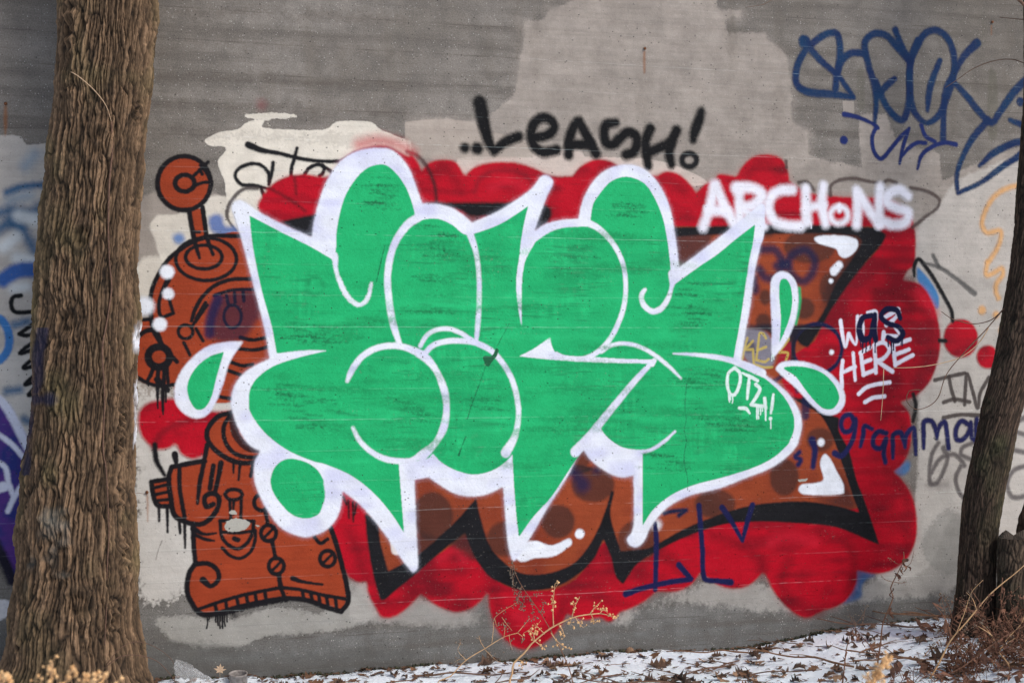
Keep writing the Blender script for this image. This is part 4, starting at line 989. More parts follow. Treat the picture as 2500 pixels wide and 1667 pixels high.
# ---------------------------------------------------------------- trees
def periodic_noise(nz_, nt_, cz, ct, seed, zz=None, tt=None):
    """value noise periodic in theta (ct cells round), cz rows; evaluated at zz (rows units) and tt (0..1)"""
    r = np.random.default_rng(seed); g = r.random((cz+4, ct)).astype(np.float32)
    y = np.clip(zz, 0, cz+1.99); x = (tt % 1.0)*ct
    y0 = y.astype(int); x0 = x.astype(int) % ct
    fy = y-y0; fx = x-np.floor(x); fy = fy*fy*(3-2*fy); fx = fx*fx*(3-2*fx)
    x1 = (x0+1) % ct
    return (g[y0, x0]*(1-fx)+g[y0, x1]*fx)*(1-fy)+(g[y0+1, x0]*(1-fx)+g[y0+1, x1]*fx)*fy
def bark_cells(tt, zz, ct, seed):
    """F2-F1 of a jittered grid, tt in cell units (periodic ct), zz in cell units"""
    r = np.random.default_rng(seed); nz_ = int(zz.max())+4
    jx = r.random((nz_+2, ct)).astype(np.float32); jy = r.random((nz_+2, ct)).astype(np.float32); idr = r.random((nz_+2, ct)).astype(np.float32)
    ci = np.floor(tt).astype(int); cj = np.floor(zz).astype(int)
    f1 = np.full(tt.shape, 9., np.float32); f2 = f1.copy(); idd = np.zeros(tt.shape, np.float32)
    for dj in (-1, 0, 1):
        for di in (-1, 0, 1):
            a = ci+di; b_ = np.clip(cj+dj, 0, nz_)
            am = a % ct
            d = np.hypot(a+jx[b_, am]-tt, cj+dj+jy[b_, am]-zz)
            n1 = d < f1
            f2 = np.where(n1, f1, np.minimum(f2, d)); idd = np.where(n1, idr[b_, am], idd); f1 = np.where(n1, d, f1)
    return f2-f1, idd
def trunk(name, rows, dep, nth, nz_, z0, z1, seed, cw, ch, depth_, cols, parent, roots=(), knots=(), matargs=(.85,), paint=None, bumpy=1.0):
    """rows: (z, x_left, x_right) in metres at depth dep"""
    zt = np.linspace(z0, z1, nz_)
    rz = np.array([q[0] for q in rows]); cl = np.interp(zt, rz, [q[1] for q in rows]); cr = np.interp(zt, rz, [q[2] for q in rows])
    ker = np.hanning(nz_//14*2+1); ker /= ker.sum(); pad = len(ker)//2
    cl = np.convolve(np.pad(cl, pad, 'edge'), ker, 'valid'); cr = np.convolve(np.pad(cr, pad, 'edge'), ker, 'valid')
    cx = (cl+cr)/2; rad = (cr-cl)/2-depth_*.35
    th = np.linspace(0, 2*math.pi, nth, endpoint=False)
    TT, Zg = np.meshgrid(th/(2*math.pi), zt); R = rad[:, None]*np.ones_like(TT)
    circ = 2*math.pi*rad.mean(); ct = int(circ/cw)
    w1 = periodic_noise(0, 0, int((z1-z0)/.10)+2, int(circ/.08), seed+1, (Zg-z0)/.10, TT)-.5
    w2 = periodic_noise(0, 0, int((z1-z0)/.035)+2, int(circ/.03), seed+2, (Zg-z0)/.035, TT)-.5
    w3 = periodic_noise(0, 0, int((z1-z0)/.35)+2, 7, seed+3, (Zg-z0)/.35, TT)-.5
    tt = (TT*ct+w1*.9+w2*.45+w3*1.3) % ct; zz = (Zg-z0)/ch+w1*.8+w2*.15+1+TT*0
    e, idd = bark_cells(tt, zz, ct, seed+4)
    tt2 = (TT*ct*1.9+w2*1.2+w1*1.4) % int(ct*1.9); zz2 = (Zg-z0)/(ch*.45)+w2*.6+1
    ct2 = int(ct*1.9); tt2 = (TT*ct2+w2*1.2+w1*1.4) % ct2
    e2, id2 = bark_cells(tt2, zz2, ct2, seed+5)
    hgt = np.clip(e*2.9, 0, 1)**.9; h2 = np.clip(e2*2.2, 0, 1)
    w4 = periodic_noise(0, 0, int((z1-z0)/.012)+2, int(circ/.008), seed+6, (Zg-z0)/.012, TT)
    ridge = hgt*(.50+.50*idd)*.62+h2*.34*(.4+.6*hgt)*(.5+.5*id2)+w4*.14
    disp = depth_*(ridge-.6)+bumpy*(w3*.035*R/.22+w1*.008)
    disp += depth_*.55*np.clip(periodic_noise(0, 0, int((z1-z0)/.16)+2, max(5, int(circ/.11)), seed+9, (Zg-z0)/.16, TT)-.62, 0, 1)*2.2; KN = np.zeros_like(R)
    for (kt, kz, kr, kh) in knots:
        dt = np.abs((TT-kt+.5) % 1-.5)*circ; d = np.hypot(dt, (Zg-kz)*.8)
        disp += kh*np.exp(-(d/kr)**2)-kh*1.3*np.exp(-(d/(kr*.45))**2)+depth_*.5*np.cos(d/kr*9)*np.exp(-(d/kr/1.2)**2)
        KN += np.exp(-(d/kr)**2)
    for (rt, rh, rw, ro) in roots:
        dt = np.abs((TT-rt+.5) % 1-.5)
        disp += ro*np.exp(-(dt/rw)**2)*np.exp(-np.clip(Zg-z0, 0, 9)/rh)
    RR = R+disp
    A = TT*2*math.pi
    V = np.stack([cx[:, None]+RR*np.cos(A), dep+RR*np.sin(A), Zg], -1)
    # colour of the bark itself: weathered ridges, dark fissures, algae
    k = np.clip(ridge, 0, 1)[..., None]
    g0, g1, g2 = [np.array(c, np.float32) for c in cols]
    k = np.clip(k*1.25-.12, 0, 1); C = g0*(1-k)+g1*k
    moss = np.clip((w3+.5)*1.5-.75+w1*1.2, 0, 1)[..., None]*.6
    C = C*(1-moss)+g2*(.4+k)*moss
    C = C*(.70+.55*idd[..., None])*(.8+.4*w4[..., None])
    if paint: C = paint(C, TT, Zg, V, w1, w2)
    me = grid_mesh('trunk', V.astype(np.float32), nth, nz_, closed=True)
    vcol(me, 'bark', C.reshape(-1, 3).astype(np.float32))
    m, nt, b = newmat(name+'_bark'); at = N(nt, 'ShaderNodeAttribute'); at.attribute_name = 'bark'
    tc = N(nt, 'ShaderNodeTexCoord'); mp = N(nt, 'ShaderNodeMapping'); mp.inputs['Scale'].default_value = (1, 1, .3); nt.links.new(tc.outputs['Object'], mp.inputs[0])
    n1 = nz(nt, mp.outputs[0], 180, 5, .7)
    nt.links.new(mix(nt, .6, at.outputs[0], ramp(nt, n1, [(.25, (.2, .2, .2)), (.75, (.82, .82, .82))]), 'OVERLAY'), b.inputs['Base Color'])
    b.inputs['Roughness'].default_value = .9; b.inputs['Specular IOR Level'].default_value = .25
    bp = N(nt, 'ShaderNodeBump', Strength=.8, Distance=.004); nt.links.new(n1, bp.inputs['Height']); nt.links.new(bp.outputs[0], b.inputs['Normal'])
    me.materials.append(m)
    o = bpy.data.objects.new('trunk', me); COLL.objects.link(o); o.parent = parent
    return o, m, V

def rows_px(tab, dep): return sorted((CAMZ+(833.5-y)/FPX*dep, (l-1250)/FPX*dep, (r-1250)/FPX*dep) for y, l, r in tab)
TD = 7.02
big = empty('big_tree', (0, 0, 0)); 
tabL = [(-900, 170, 400), (0, 147, 381), (200, 133, 371), (340, 122, 355), (500, 111, 347), (667, 89, 336), (800, 84, 334), (1000, 76, 334), (1167, 58, 328), (1213, 50, 327), (1425, 34, 334), (1553, 26, 342), (1640, 8, 362), (1720, -24, 392)]
WPX = [(D_, y) for D_, y in ()]
def paintL(C, TT, Zg, V, w1, w2):
    sx = 1250+V[..., 0]/V[..., 1]*FPX; sy = 833.5-(V[..., 2]-CAMZ)/V[..., 1]*FPX
    nv = np.clip(1-np.abs((sx-104+ (sy-800)*.10)/16)+w1*1.2, 0, 1)*((sy > 800) & (sy < 960))
    nv = np.maximum(nv, np.clip(1.2-np.hypot((sx-98)/34, (sy-975)/18)+w1, 0, 1))
    nv = np.maximum(nv, np.clip(1.0-np.abs((sx-68)/13)+w1*1.4, 0, 1)*((sy > 960) & (sy < 1160)))
    nv = (np.clip(nv*1.6, 0, 1)*.72*(V[..., 1] < TD))[..., None]
    C = C*(1-nv)+np.array((.014, .018, .055))*nv
    wt = np.clip((sx-(327+3*np.sin(sy*.05)))/4+w1*3, 0, 1)*np.clip(1.25-np.minimum(np.minimum(np.abs(sy-825)/26, np.abs(sy-942)/38), np.abs(sy-1038)/38)+w1*1.6+w2*1.2, 0, 1)*(V[..., 1] < TD+.06)
    wt = np.clip(wt, 0, 1)[..., None]
    C = C*(1-wt)+np.array((.72, .72, .78))*wt
    pl = np.clip(1.1-np.hypot((sx-130)/42, (sy-1330)/95)+w1*1.6+w2, 0, 1)[..., None]*.22
    C = C*(.72+.28*np.clip((V[..., 0]/V[..., 1]*FPX+1250-60)/260, 0, 1))[..., None] if False else C
    C = C*(1-pl)+np.array((.42, .42, .38))*pl
    return C
_, MB_L, VL = trunk('big_tree', rows_px(tabL, TD), TD, 520, 1050, -.06, 3.9, 21, .0165, .19, .026,
    ((.010, .007, .005), (.200, .126, .074), (.095, .082, .036)), big,
    roots=((.99, .10, .055, .11), (.50, .12, .05, .12), (.70, .10, .05, .07), (.84, .09, .04, .06), (.60, .09, .05, .05), (.25, .1, .06, .03)),
    knots=((.80, .48, .085, .014), (.735, 1.68, .08, .012), (.92, 1.16, .035, .016), (.925, .93, .035, .016), (.93, 1.27, .03, .012), (.93, .68, .04, .012), (.77, 2.05, .07, .010), (.72, .66, .06, .012), (.93, 2.6, .03, .010), (.66, 2.95, .07, .010), (.79, 2.45, .09, .008), (.90, .40, .04, .012)), paint=paintL)
tag(big, 'thick straight tree with rough furrowed brown bark at the left, close to the wall', 'tree')
MB = M_B = None
def limb(parent, mat, pts, r0, r1, name='limb'):
    vv, ff = [], []; tube(vv, ff, catmull(pts, .08), r0, r1, 10, .06)
    return mesh_obj(name, vv, ff, mat, parent)
M_LIMB = simple('limb_bark', (.06, .04, .026), (.19, .14, .09), 40, .9, .8, .01)
bx = (268-1250)/FPX*TD
for a, l, zz0 in ((.4, 2.4, 3.6), (2.3, 2.1, 3.5), (3.9, 1.8, 3.7), (5.2, 1.6, 3.55)):
    ax, ay = math.cos(a), math.sin(a)*.55
    if ay > 0: ay *= .2
    limb(big, M_LIMB, [(bx, TD, zz0), (bx+ax*.35*l, TD+ay*.35*l, zz0+.5*l), (bx+ax*.7*l, TD+ay*.7*l, zz0+1.1*l), (bx+ax*l, TD+ay*l, zz0+1.6*l)], .10, .015)
limb(big, M_LIMB, [(bx, TD, 3.75), (bx+.05, TD, 4.6), (bx-.05, TD-.1, 6.0), (bx+.1, TD-.1, 7.5)], .19, .02, 'top_stem')

TR = 8.15
rt = empty('leaning_tree', (0, 0, 0)); tag(rt, 'slim dark tree leaning right at the right edge of the snow', 'tree')
tabR = [(-500, 2500, 2600), (-100, 2497, 2597), (0, 2498, 2598), (250, 2502, 2600), (420, 2488, 2594), (500, 2482, 2592), (628, 2472, 2578), (755, 2450, 2560), (840, 2438, 2545), (925, 2414, 2522), (1010, 2394, 2486), (1095, 2374, 2474), (1213, 2351, 2449), (1298, 2344, 2435), (1425, 2337, 2431), (1553, 2322, 2436), (1600, 2305, 2442), (1640, 2290, 2455)]
_, MB_R, _v = trunk('leaning_tree', rows_px(tabR, TR), TR, 240, 1000, -.02, 3.9, 51, .012, .11, .008,
    ((.010, .007, .005), (.085, .055, .038), (.04, .045, .02)), rt, roots=((.0, .08, .06, .05), (.5, .08, .06, .05), (.72, .08, .06, .05)), knots=((.62, 1.72, .04, .010), (.75, .62, .04, .006), (.70, 1.05, .05, .005)), bumpy=.6)
limb(rt, M_LIMB, [((2545-1250)/FPX*TR, TR, 3.8), (2.75, TR, 4.8), (2.6, TR+.1, 6.2)], .09, .015, 'top_stem')
limb(rt, M_LIMB, [((2545-1250)/FPX*TR, TR, 3.75), (3.2, TR-.2, 4.6), (3.7, TR-.3, 5.8)], .06, .01)

st = empty('cut_stump', (0, 0, 0)); tag(st, 'short sawn-off stump behind the leaning tree, wrapped in dead stems', 'tree stump')
TS = 8.02
tabS = [(1300, 2437, 2512), (1330, 2436, 2514), (1425, 2434, 2518), (1553, 2428, 2526), (1640, 2415, 2540)]
_, MB_S, VS = trunk('cut_stump', rows_px(tabS, TS), TS, 150, 190, -.04, CAMZ+(833.5-1312)/FPX*TS, 71, .02, .1, .010, ((.022, .016, .012), (.10, .070, .048), (.05, .05, .03)), st, bumpy=.6)
top = VS[-1].copy(); VS[-1][:, 2] += 0; cxy = top.mean(0); vv = [Vector(cxy)+Vector((0, 0, .012))]; ff = []
for q, sc in ((1, 1.0), (2, .65)):
    for kk, p in enumerate(top[::5]): vv.append(Vector(cxy)+(Vector(p)-Vector(cxy))*(1.0 if q == 1 else .6+.1*math.sin(kk*1.7))+Vector((0, 0, .0 if q == 1 else .012+.012*math.sin(kk*2.3)+.02*math.cos(kk*.42))))
n_ = len(top[::5])
for i in range(n_):
    j = (i+1) % n_; ff.append((1+i, 1+j, 1+n_+j, 1+n_+i)); ff.append((0, 1+n_+i, 1+n_+j))
m, nt, b = newmat('sawn_wood'); tc = N(nt, 'ShaderNodeTexCoord'); mp = N(nt, 'ShaderNodeMapping'); mp.inputs['Location'].default_value = (-cxy[0], -cxy[1], 0); nt.links.new(tc.outputs['Object'], mp.inputs[0])
wv = N(nt, 'ShaderNodeTexWave', Scale=28.0, Distortion=2.5, Detail=3.0); wv.wave_type = 'RINGS'; wv.rings_direction = 'Z'; nt.links.new(mp.outputs[0], wv.inputs['Vector'])
nt.links.new(ramp(nt, wv.outputs[0], [(.2, (.02, .015, .011)), (.8, (.075, .055, .04))]), b.inputs['Base Color']); b.inputs['Roughness'].default_value = .9
mesh_obj('sawn_face', vv, ff, m, st)
s2 = empty('thin_leaning_trunk', (0, 0, 0)); tag(s2, 'dark trunk piece leaning at the right edge above the stump', 'tree')
_, _, _ = trunk('thin_leaning_trunk', rows_px([(1180, 2520, 2590), (1262, 2488, 2560), (1300, 2480, 2550), (1420, 2478, 2545), (1650, 2470, 2545)], 8.4), 8.4, 110, 200, .0, CAMZ+(833.5-1215)/FPX*8.4, 81, .02, .1, .008, ((.02, .014, .010), (.09, .062, .044), (.04, .04, .025)), s2, bumpy=.5)

# ---------------------------------------------------------------- vines and thin stems
M_VINE = simple('vine_stem', (.08, .040, .025), (.18, .095, .06), 60, .8)
M_PALE = simple('pale_twig', (.42, .27, .16), (.58, .40, .25), 60, .7)
def vine(pts, r, label, mat=None, surf=None, dep=None, leaves=0, name='vine'):
    P = []
    for crop, x, y in pts:
        d = dep
        if surf: # on the big trunk: surface depth from the trunk mesh
            p = pix(crop, x, y, TD); zi = int(np.clip((p.z+.06)/3.96*1049, 0, 1049)); row = VL[zi]
            fr = row[row[:, 1] < TD+.02]; k = np.argmin(np.abs(fr[:, 0]/fr[:, 1]*TD-p.x)); d = float(fr[k, 1])-.008
        elif callable(dep): d = dep(x, y)
        P.append(pix(crop, x, y, d))
    vv, ff = [], []; tube(vv, ff, catmull(P, .02), r, r*.6, 5, .1)
    o = mesh_obj(name, vv, ff, mat or M_VINE); tag(o, label, 'vine'); return o
vine([('A', 640, 700), ('A', 645, 860), ('A', 628, 1050), ('A', 622, 1300), ('A', 628, 1500), ('D', 640, 480), ('D', 612, 680), ('D', 588, 830), ('D', 600, 1100), ('D', 592, 1400), ('G', 610, 350), ('G', 625, 700), ('G', 615, 900), ('G', 610, 1150), ('G', 600, 1350)], .0042, 'thin brown vine running down the middle of the big trunk', surf=True)
vine([('A', 338, 402), ('A', 420, 420), ('A', 500, 480), ('A', 560, 540), ('A', 610, 610), ('A', 640, 700)], .0028, 'pale thin vine crossing the big trunk near its top', mat=M_PALE, surf=True)
vine([('G', 670, 520), ('G', 700, 490), ('G', 750, 474), ('G', 800, 478), ('G', 843, 484)], .0016, 'fine stem arching from the big trunk to a rusty nail', dep=7.1)
vine([('G', 600, 1480), ('G', 680, 1420), ('G', 780, 1405), ('G', 900, 1440), ('G', 980, 1520), ('G', 1010, 1560)], .0022, 'long bent stem at the foot of the big trunk, reaching the snow', mat=M_VINE, dep=6.75)
vine([('G', 610, 1460), ('G', 700, 1360), ('G', 800, 1330), ('G', 910, 1370), ('G', 985, 1430), ('G', 1000, 1460)], .0018, 'upper bent stem beside the plastic bag', dep=6.8)
vine([('Q', 1775, 985), ('Q', 1650, 1100), ('Q', 1480, 1140), ('Q', 1330, 1110), ('Q', 1250, 1080), ('Q', 1170, 1020)], .0030, 'fine stem curling from the leaning tree over the upper red dot', dep=8.2)
vine([('Q', 1778, 980), ('Q', 1600, 1190), ('Q', 1400, 1400), ('P', 2200, 640), ('P', 2120, 860), ('P', 2020, 950), ('P', 1900, 975), ('P', 1820, 900), ('P', 1840, 800), ('P', 1950, 790)], .0032, 'looping brown stem hanging from the leaning tree past the grey letters', dep=8.15, mat=M_VINE)
vine([('Q', 1620, 1180), ('Q', 1520, 1330), ('Q', 1350, 1460), ('Q', 1100, 1530), ('Q', 900, 1555), ('P', 1690, 580)], .0030, 'pale stem reaching left across the red cloud', dep=8.15, mat=M_PALE)
vine([('P', 1597, 590), ('P', 1590, 800), ('P', 1580, 950), ('P', 1568, 1085)], .0022, 'pale straight stem hanging before the red cloud', dep=8.1, mat=M_PALE)
vine([('C', 2420, 400), ('C', 2300, 345), ('C', 2180, 350), ('C', 2060, 395), ('C', 1980, 450), ('C', 1900, 505)], .0027, 'fine reddish stem arching over the dark blue tag', dep=8.3)
vine([('C', 2420, 118), ('C', 2330, 112), ('C', 2210, 100)], .0027, 'fine reddish twig at the upper right corner', dep=8.2)
vine([('C', 915, -10), ('C', 860, 25), ('C', 750, 45)], .0015, 'fine reddish twig entering at the top edge', dep=7.9)
vine([('C', 2250, -60), ('C', 2320, 0), ('C', 2370, 50), ('C', 2450, 120)], .010, 'dark branch crossing the top right corner', dep=8.0, name='branch')

# ---------------------------------------------------------------- dead leaves and twigs on the snow
LEAFC = [((.10, .045, .022), (.22, .11, .055)), ((.055, .028, .016), (.13, .065, .035)), ((.18, .10, .055), (.33, .20, .12)), ((.035, .020, .014), (.09, .05, .03))]
LM = [simple('dead_leaf', a, b_, 70, .75, .5, .002) for a, b_ in LEAFC]
def leaf_mesh(seed, mat, lobes=4, size=1.0):
    r = random.Random(seed); n = 4
    prof = []
    for i in range(2*n+1):
        t = i/(2*n); w = math.sin(math.pi*min(1, t*.92+.04))**.8*.38
        if i % 2: w *= r.uniform(.50, .75)
        else: w *= r.uniform(.9, 1.35)
        prof.append((t, max(w, .015)))
    cu, cv, tw = r.uniform(-1.6, 2.4), r.uniform(-2.6, 2.6), r.uniform(-1.2, 1.2)
    vv, ff = [], []
    for t, w in prof:
        for k in (-1, -.5, 0, .5, 1):
            x = (t-.5); y = w*k+((k != 0)*r.uniform(-.02, .02)); xo = x+(abs(k)*.12)
            z = cu*(x*x)*.8-cu*.1+cv*y*y*1.6+abs(y)*.35+r.uniform(-.02, .02)+tw*x*y
            vv.append(Vector((xo, y*math.cos(cv*y), z)))
    for i in range(len(prof)-1):
        for k in range(4):
            a = i*5+k; ff.append((a, a+1, a+6, a+5))
    st_ = [Vector((-.5, 0, vv[2].z)), Vector((-.62, .02, vv[2].z+.03)), Vector((-.74, .05, vv[2].z+.02))]
    tube(vv, ff, st_, .012, .010, 4)
    me = bpy.data.meshes.new('leaf'); mz = min(v.z for v in vv)
    me.from_pydata([((v.x)*.085, v.y*.085, (v.z-mz)*.052) for v in vv], [], ff); me.update()
    me.polygons.foreach_set('use_smooth', [True]*len(me.polygons)); me.materials.append(mat); return me
LEAVES = [leaf_mesh(i, LM[i % 4]) for i in range(14)]
random.seed(42)
def wall_front(x): return wall_y(x)
placed = 0
while placed < 285:
    x = random.uniform(-1.9, 2.75)
    d = random.random()**1.15
    ymax = wall_front(x)-.04; ymin = 6.9+.1*x
    y = ymax-(ymax-ymin)*d
    sy = 833.5+(CAMZ-gz(x, y))*FPX/y
    if sy > 1690: continue
    if math.hypot(x-bx, y-TD) < .33 or (-1.62 < x < -1.1 and y > 7.3): continue
    # thicker towards the right and the front
    if random.random() > .25+.65*d: continue
    if math.hypot(x-2.35, y-TR) < .2: continue
    o = bpy.data.objects.new('fallen_leaf', random.choice(LEAVES)); COLL.objects.link(o)
    s_ = random.uniform(.4, .95)*(1.0 if random.random() < .85 else 1.4); o.scale = (s_, s_, s_)
    o.location = (x, y, gz(x, y)+.001); o.rotation_euler = (random.gauss(0, .22), random.gauss(0, .22), random.uniform(0, 6.28))
    tag(o, 'curled brown dead leaf lying on the snow below the wall', 'leaf', 'dead leaves scattered on the snow'); placed += 1
# crumbs of leaf, bark and soil
vv, ff = [], []
for _ in range(1700):
    x = random.uniform(-2.0, 3.0); ymax = wall_front(x)-.01; y = ymax-(ymax-6.9)*random.random()**1.2
    if random.random() < .12: y = ymax-abs(random.gauss(0, .025))
    z = gz(x, y)+.003; s_ = random.choice((.005, .008, .011, .016, .022)); a = random.uniform(0, 6.28)
    b0 = len(vv)
    pts = [(s_*math.cos(a), s_*math.sin(a)*.6, random.uniform(0, s_*.7)), (s_*math.cos(a+2), s_*math.sin(a+2)*.6, random.uniform(0, s_*.5)), (s_*math.cos(a+3.5), s_*math.sin(a+3.5), random.uniform(0, s_*.9)), (s_*.6*math.cos(a+5), s_*.6*math.sin(a+5), random.uniform(0, s_*.3))]
    for p in pts: vv.append(Vector((x+p[0], y+p[1], z+p[2])))
    ff += [(b0, b0+1, b0+2), (b0, b0+2, b0+3)]
lit = mesh_obj('leaf_litter', vv, ff, LM[1], smooth=False); tag(lit, 'small crumbs of dead leaf and bark on the snow', kind='stuff')
# moss and dirt in the joint at the foot of the wall
vv, ff = [], []
for _ in range(1500):
    s_ = random.uniform(-2.6, 3.2); x = s_*math.cos(WYAW); yv = WD+s_*math.sin(WYAW)-abs(random.gauss(0, .010))-.003
    if math.sin(s_*5.1)+math.sin(s_*11.3+1) < random.uniform(-1.2, .8): continue
    bud(vv, ff, Vector((x, yv, gz(x, yv)+random.uniform(-.004, .010))), random.uniform(.004, .011))
dirt = mesh_obj('dirt', vv, ff, simple('wet_dirt', (.012, .014, .008), (.05, .05, .022), 50, .95)); tag(dirt, 'dark moss and dirt along the foot of the wall', kind='stuff')
# twigs
TW = []
for i in range(7):
    r = random.Random(100+i); p = [Vector((0, 0, 0))]; d = 0
    for k in range(6): d += r.uniform(-.3, .3); p.append(p[-1]+Vector((.07*math.cos(d), .07*math.sin(d), r.uniform(-.006, .012))))
    vv, ff = [], []; tube(vv, ff, catmull(p, .02), .0042, .0018, 5, .15)
    for k in (2, 4):
        a = r.choice((-1, 1))*r.uniform(.5, 1.0); q = [p[k], p[k]+Vector((.05*math.cos(a), .05*math.sin(a), .012)), p[k]+Vector((.11*math.cos(a*1.1), .11*math.sin(a*1.1), .02))]
        tube(vv, ff, catmull(q, .02), .0024, .001, 4)
    me = bpy.data.meshes.new('twig'); me.from_pydata([tuple(v_) for v_ in vv], [], ff); me.update(); me.materials.append(M_VINE if i % 2 else LM[0]); TW.append(me)
for i in range(42):
    x = random.uniform(-1.4, 3.0) if i % 3 else random.uniform(1.0, 3.0); y = random.uniform(7.15+.1*x, wall_front(x)-.1)
    if math.hypot(x-bx, y-TD) < .4 or (x < -.9 and y > 7.2): continue
    o = bpy.data.objects.new('fallen_twig', random.choice(TW)); COLL.objects.link(o); s_ = random.uniform(.4, 1.5)
    o.scale = (s_, s_, s_); o.location = (x, y, gz(x, y)+.008); o.rotation_euler = (0, 0, random.uniform(-.7, .7)+random.choice((0, math.pi)))
    tag(o, 'thin dry twig lying on the snow', 'twig', 'dry twigs on the snow')

# ---------------------------------------------------------------- litter by the wall
m, nt, b = newmat('clear_plastic'); b.inputs['Base Color'].default_value = (.92, .94, .96, 1); b.inputs['Roughness'].default_value = .16
b.inputs['Alpha'].default_value = .17; b.inputs['IOR'].default_value = 1.5
rb = random.Random(9); nu, nv = 30, 16; V = np.zeros((nv, nu, 3))
a0 = pix('J', 405, 990, 7.36); a1 = pix('J', 800, 990, 7.42)
for j in range(nv):
    for i in range(nu):
        t = i/nu*2*math.pi; q = j/(nv-1)
        prof = 1-.55*q**1.5
        cx = .5-.18*q+(.0 if q < .5 else -.1*(q-.5))
        w = (a1.x-a0.x)*.5*prof*(1+.12*math.sin(3*t+q*4)); dd = .06*prof*(1-.6*q)
        x = a0.x+(a1.x-a0.x)*cx+w*math.cos(t); y = 7.38+dd*math.sin(t)
        z = .02+.085*q*(1+.25*math.cos(t+2.6))+rb.uniform(-.003, .003)
        V[j, i] = (x+rb.uniform(-.004, .004), y+rb.uniform(-.003, .003), z)
V[-1, :, 1] = 7.39+(V[-1, :, 1]-7.39)*.1
me = grid_mesh('plastic_bag', V.astype(np.float32), nu, nv, True, m); me.polygons.foreach_set('use_smooth', [False]*len(me.polygons))
o = bpy.data.objects.new('plastic_bag', me); COLL.objects.link(o); tag(o, 'crumpled clear plastic bag on the snow against the wall', 'plastic bag')
can = empty('tin_can', (0, 0, 0)); tag(can, 'short open grey tin lying upright by the wall near a pale leaf', 'can')
cp = pix('J', 1030, 985, 7.50); cr_ = .042; chh = .048
prof = [(cr_*.96, .0), (cr_, .002), (cr_, chh-.004), (cr_*1.06, chh-.002), (cr_*1.06, chh+.003), (cr_*.93, chh+.003), (cr_*.90, chh-.006), (cr_*.90, .006), (.001, .005)]
V = np.array([[(r*math.cos(2*math.pi*i/28), r*math.sin(2*math.pi*i/28), z) for i in range(28)] for r, z in prof], np.float32)
rm = Matrix.Rotation(math.radians(9), 3, 'X'); V = np.array([[tuple(rm @ Vector(p)+Vector((cp.x, cp.y-.01, gz(cp.x, cp.y)-.004))) for p in row] for row in V], np.float32)
me = grid_mesh('can_body', V, 28, len(prof), True, simple('weathered_tin', (.16, .14, .13), (.34, .31, .29), 60, .55, .3, .002)); o = bpy.data.objects.new('can_body', me); COLL.objects.link(o); o.parent = can
# one pale maple leaf between them
vv = [Vector((0, 0, 0))]; mp_ = [(0, 1), (18, .55), (40, .85), (55, .45), (75, .95), (100, .4), (128, .6), (160, .25), (180, .2), (200, .25), (232, .6), (260, .4), (285, .95), (305, .45), (320, .85), (342, .55)]
for d_, r in mp_: a = math.radians(d_); vv.append(Vector((math.sin(a)*r, -.15*r*r, math.cos(a)*r)))
ff = [(0, 1+i, 1+(i+1) % 16) for i in range(16)]; tube(vv, ff, [Vector((0, 0, -.1)), Vector((.1, 0, -.9))], .03, .02, 4)
o = mesh_obj('maple_leaf', vv, ff, simple('pale_leaf', (.38, .26, .17), (.52, .38, .26), 60, .8), smooth=False)
pl = pix('J', 850, 925, 7.48); o.location = pl; o.scale = (.033, .033, .033); o.rotation_euler = (-.3, .1, .2); tag(o, 'pale tan maple leaf standing between the plastic bag and the tin', 'leaf')

# ---------------------------------------------------------------- dried weeds
M_GOLD = simple('dry_gold_stem', (.50, .28, .13), (.66, .42, .22), 50, .7, .2)  # bright tan: sunlight on the foreground weeds is put into the base colour
M_GOLDB = simple('sunlit_gold_seed', (.62, .33, .13), (.86, .55, .27), 60, .8, .2)  # seed heads brightened in colour as well, standing in for direct sun
M_BRN = simple('dry_brown_stem', (.11, .048, .028), (.24, .115, .065), 60, .8, .3)
M_BRNL = simple('dry_brown_leaf', (.085, .034, .020), (.22, .10, .058), 60, .8, .3)
M_GREY = simple('grey_seed', (.11, .08, .055), (.26, .20, .15), 60, .9)
def weed(name, label, main, branches, dep, mat, bmat, r, buds=10, br=.006, spread=.018, root=True, group=None, cat='dried plant', leafy=0, bud_from=.35):
    base = pix(*main[0], dep)
    e = empty(name, (0, 0, 0))
    P = [pix(c_k, x, y, dep) for c_k, x, y in main]
    if root:
        z0 = gz(P[0].x, dep)
        if P[0].z > z0+.02: P.insert(0, Vector((P[0].x-.25*(P[1].x-P[0].x), dep+.02, z0-.02)))
    vv, ff = [], []; tube(vv, ff, catmull(P, .02), r, r*.45, 6, .12); mesh_obj('stem', vv, ff, mat, e)
    bv, bf = [], []
    for bi, B in enumerate(branches):
        off = random.uniform(-.05, .05)
        Q = [pix(c_k, x, y, dep+off*k/max(1, len(B)-1)) for k, (c_k, x, y) in enumerate(B)]
        path = catmull(Q, .012); vv, ff = [], []; tube(vv, ff, path, r*.42, r*.2, 4, .1); mesh_obj('branch', vv, ff, mat, e)
        for _ in range(int(buds*len(path)/10)+3):
            t = bud_from+(1-bud_from)*random.random()**.8; p = path[min(len(path)-1, int(t*len(path)))]
            q = p+Vector((random.gauss(0, spread*.5), random.gauss(0, spread*.5), random.gauss(0, spread*.4)))
            tube(bv, bf, [p, q], r*.12, r*.1, 3); bud(bv, bf, q, br*random.uniform(.6, 1.25))
    if bv: tag(mesh_obj('seed_heads', bv, bf, bmat, e), kind='stuff')
    if leafy:
        path = catmull(P, .03)
        for k in range(leafy):
            p = path[int(random.uniform(.15, .95)*len(path))]; add_leaf(e, p, random.uniform(.5, 1.1))
    tag(e, label, cat, group); return e
LV = []
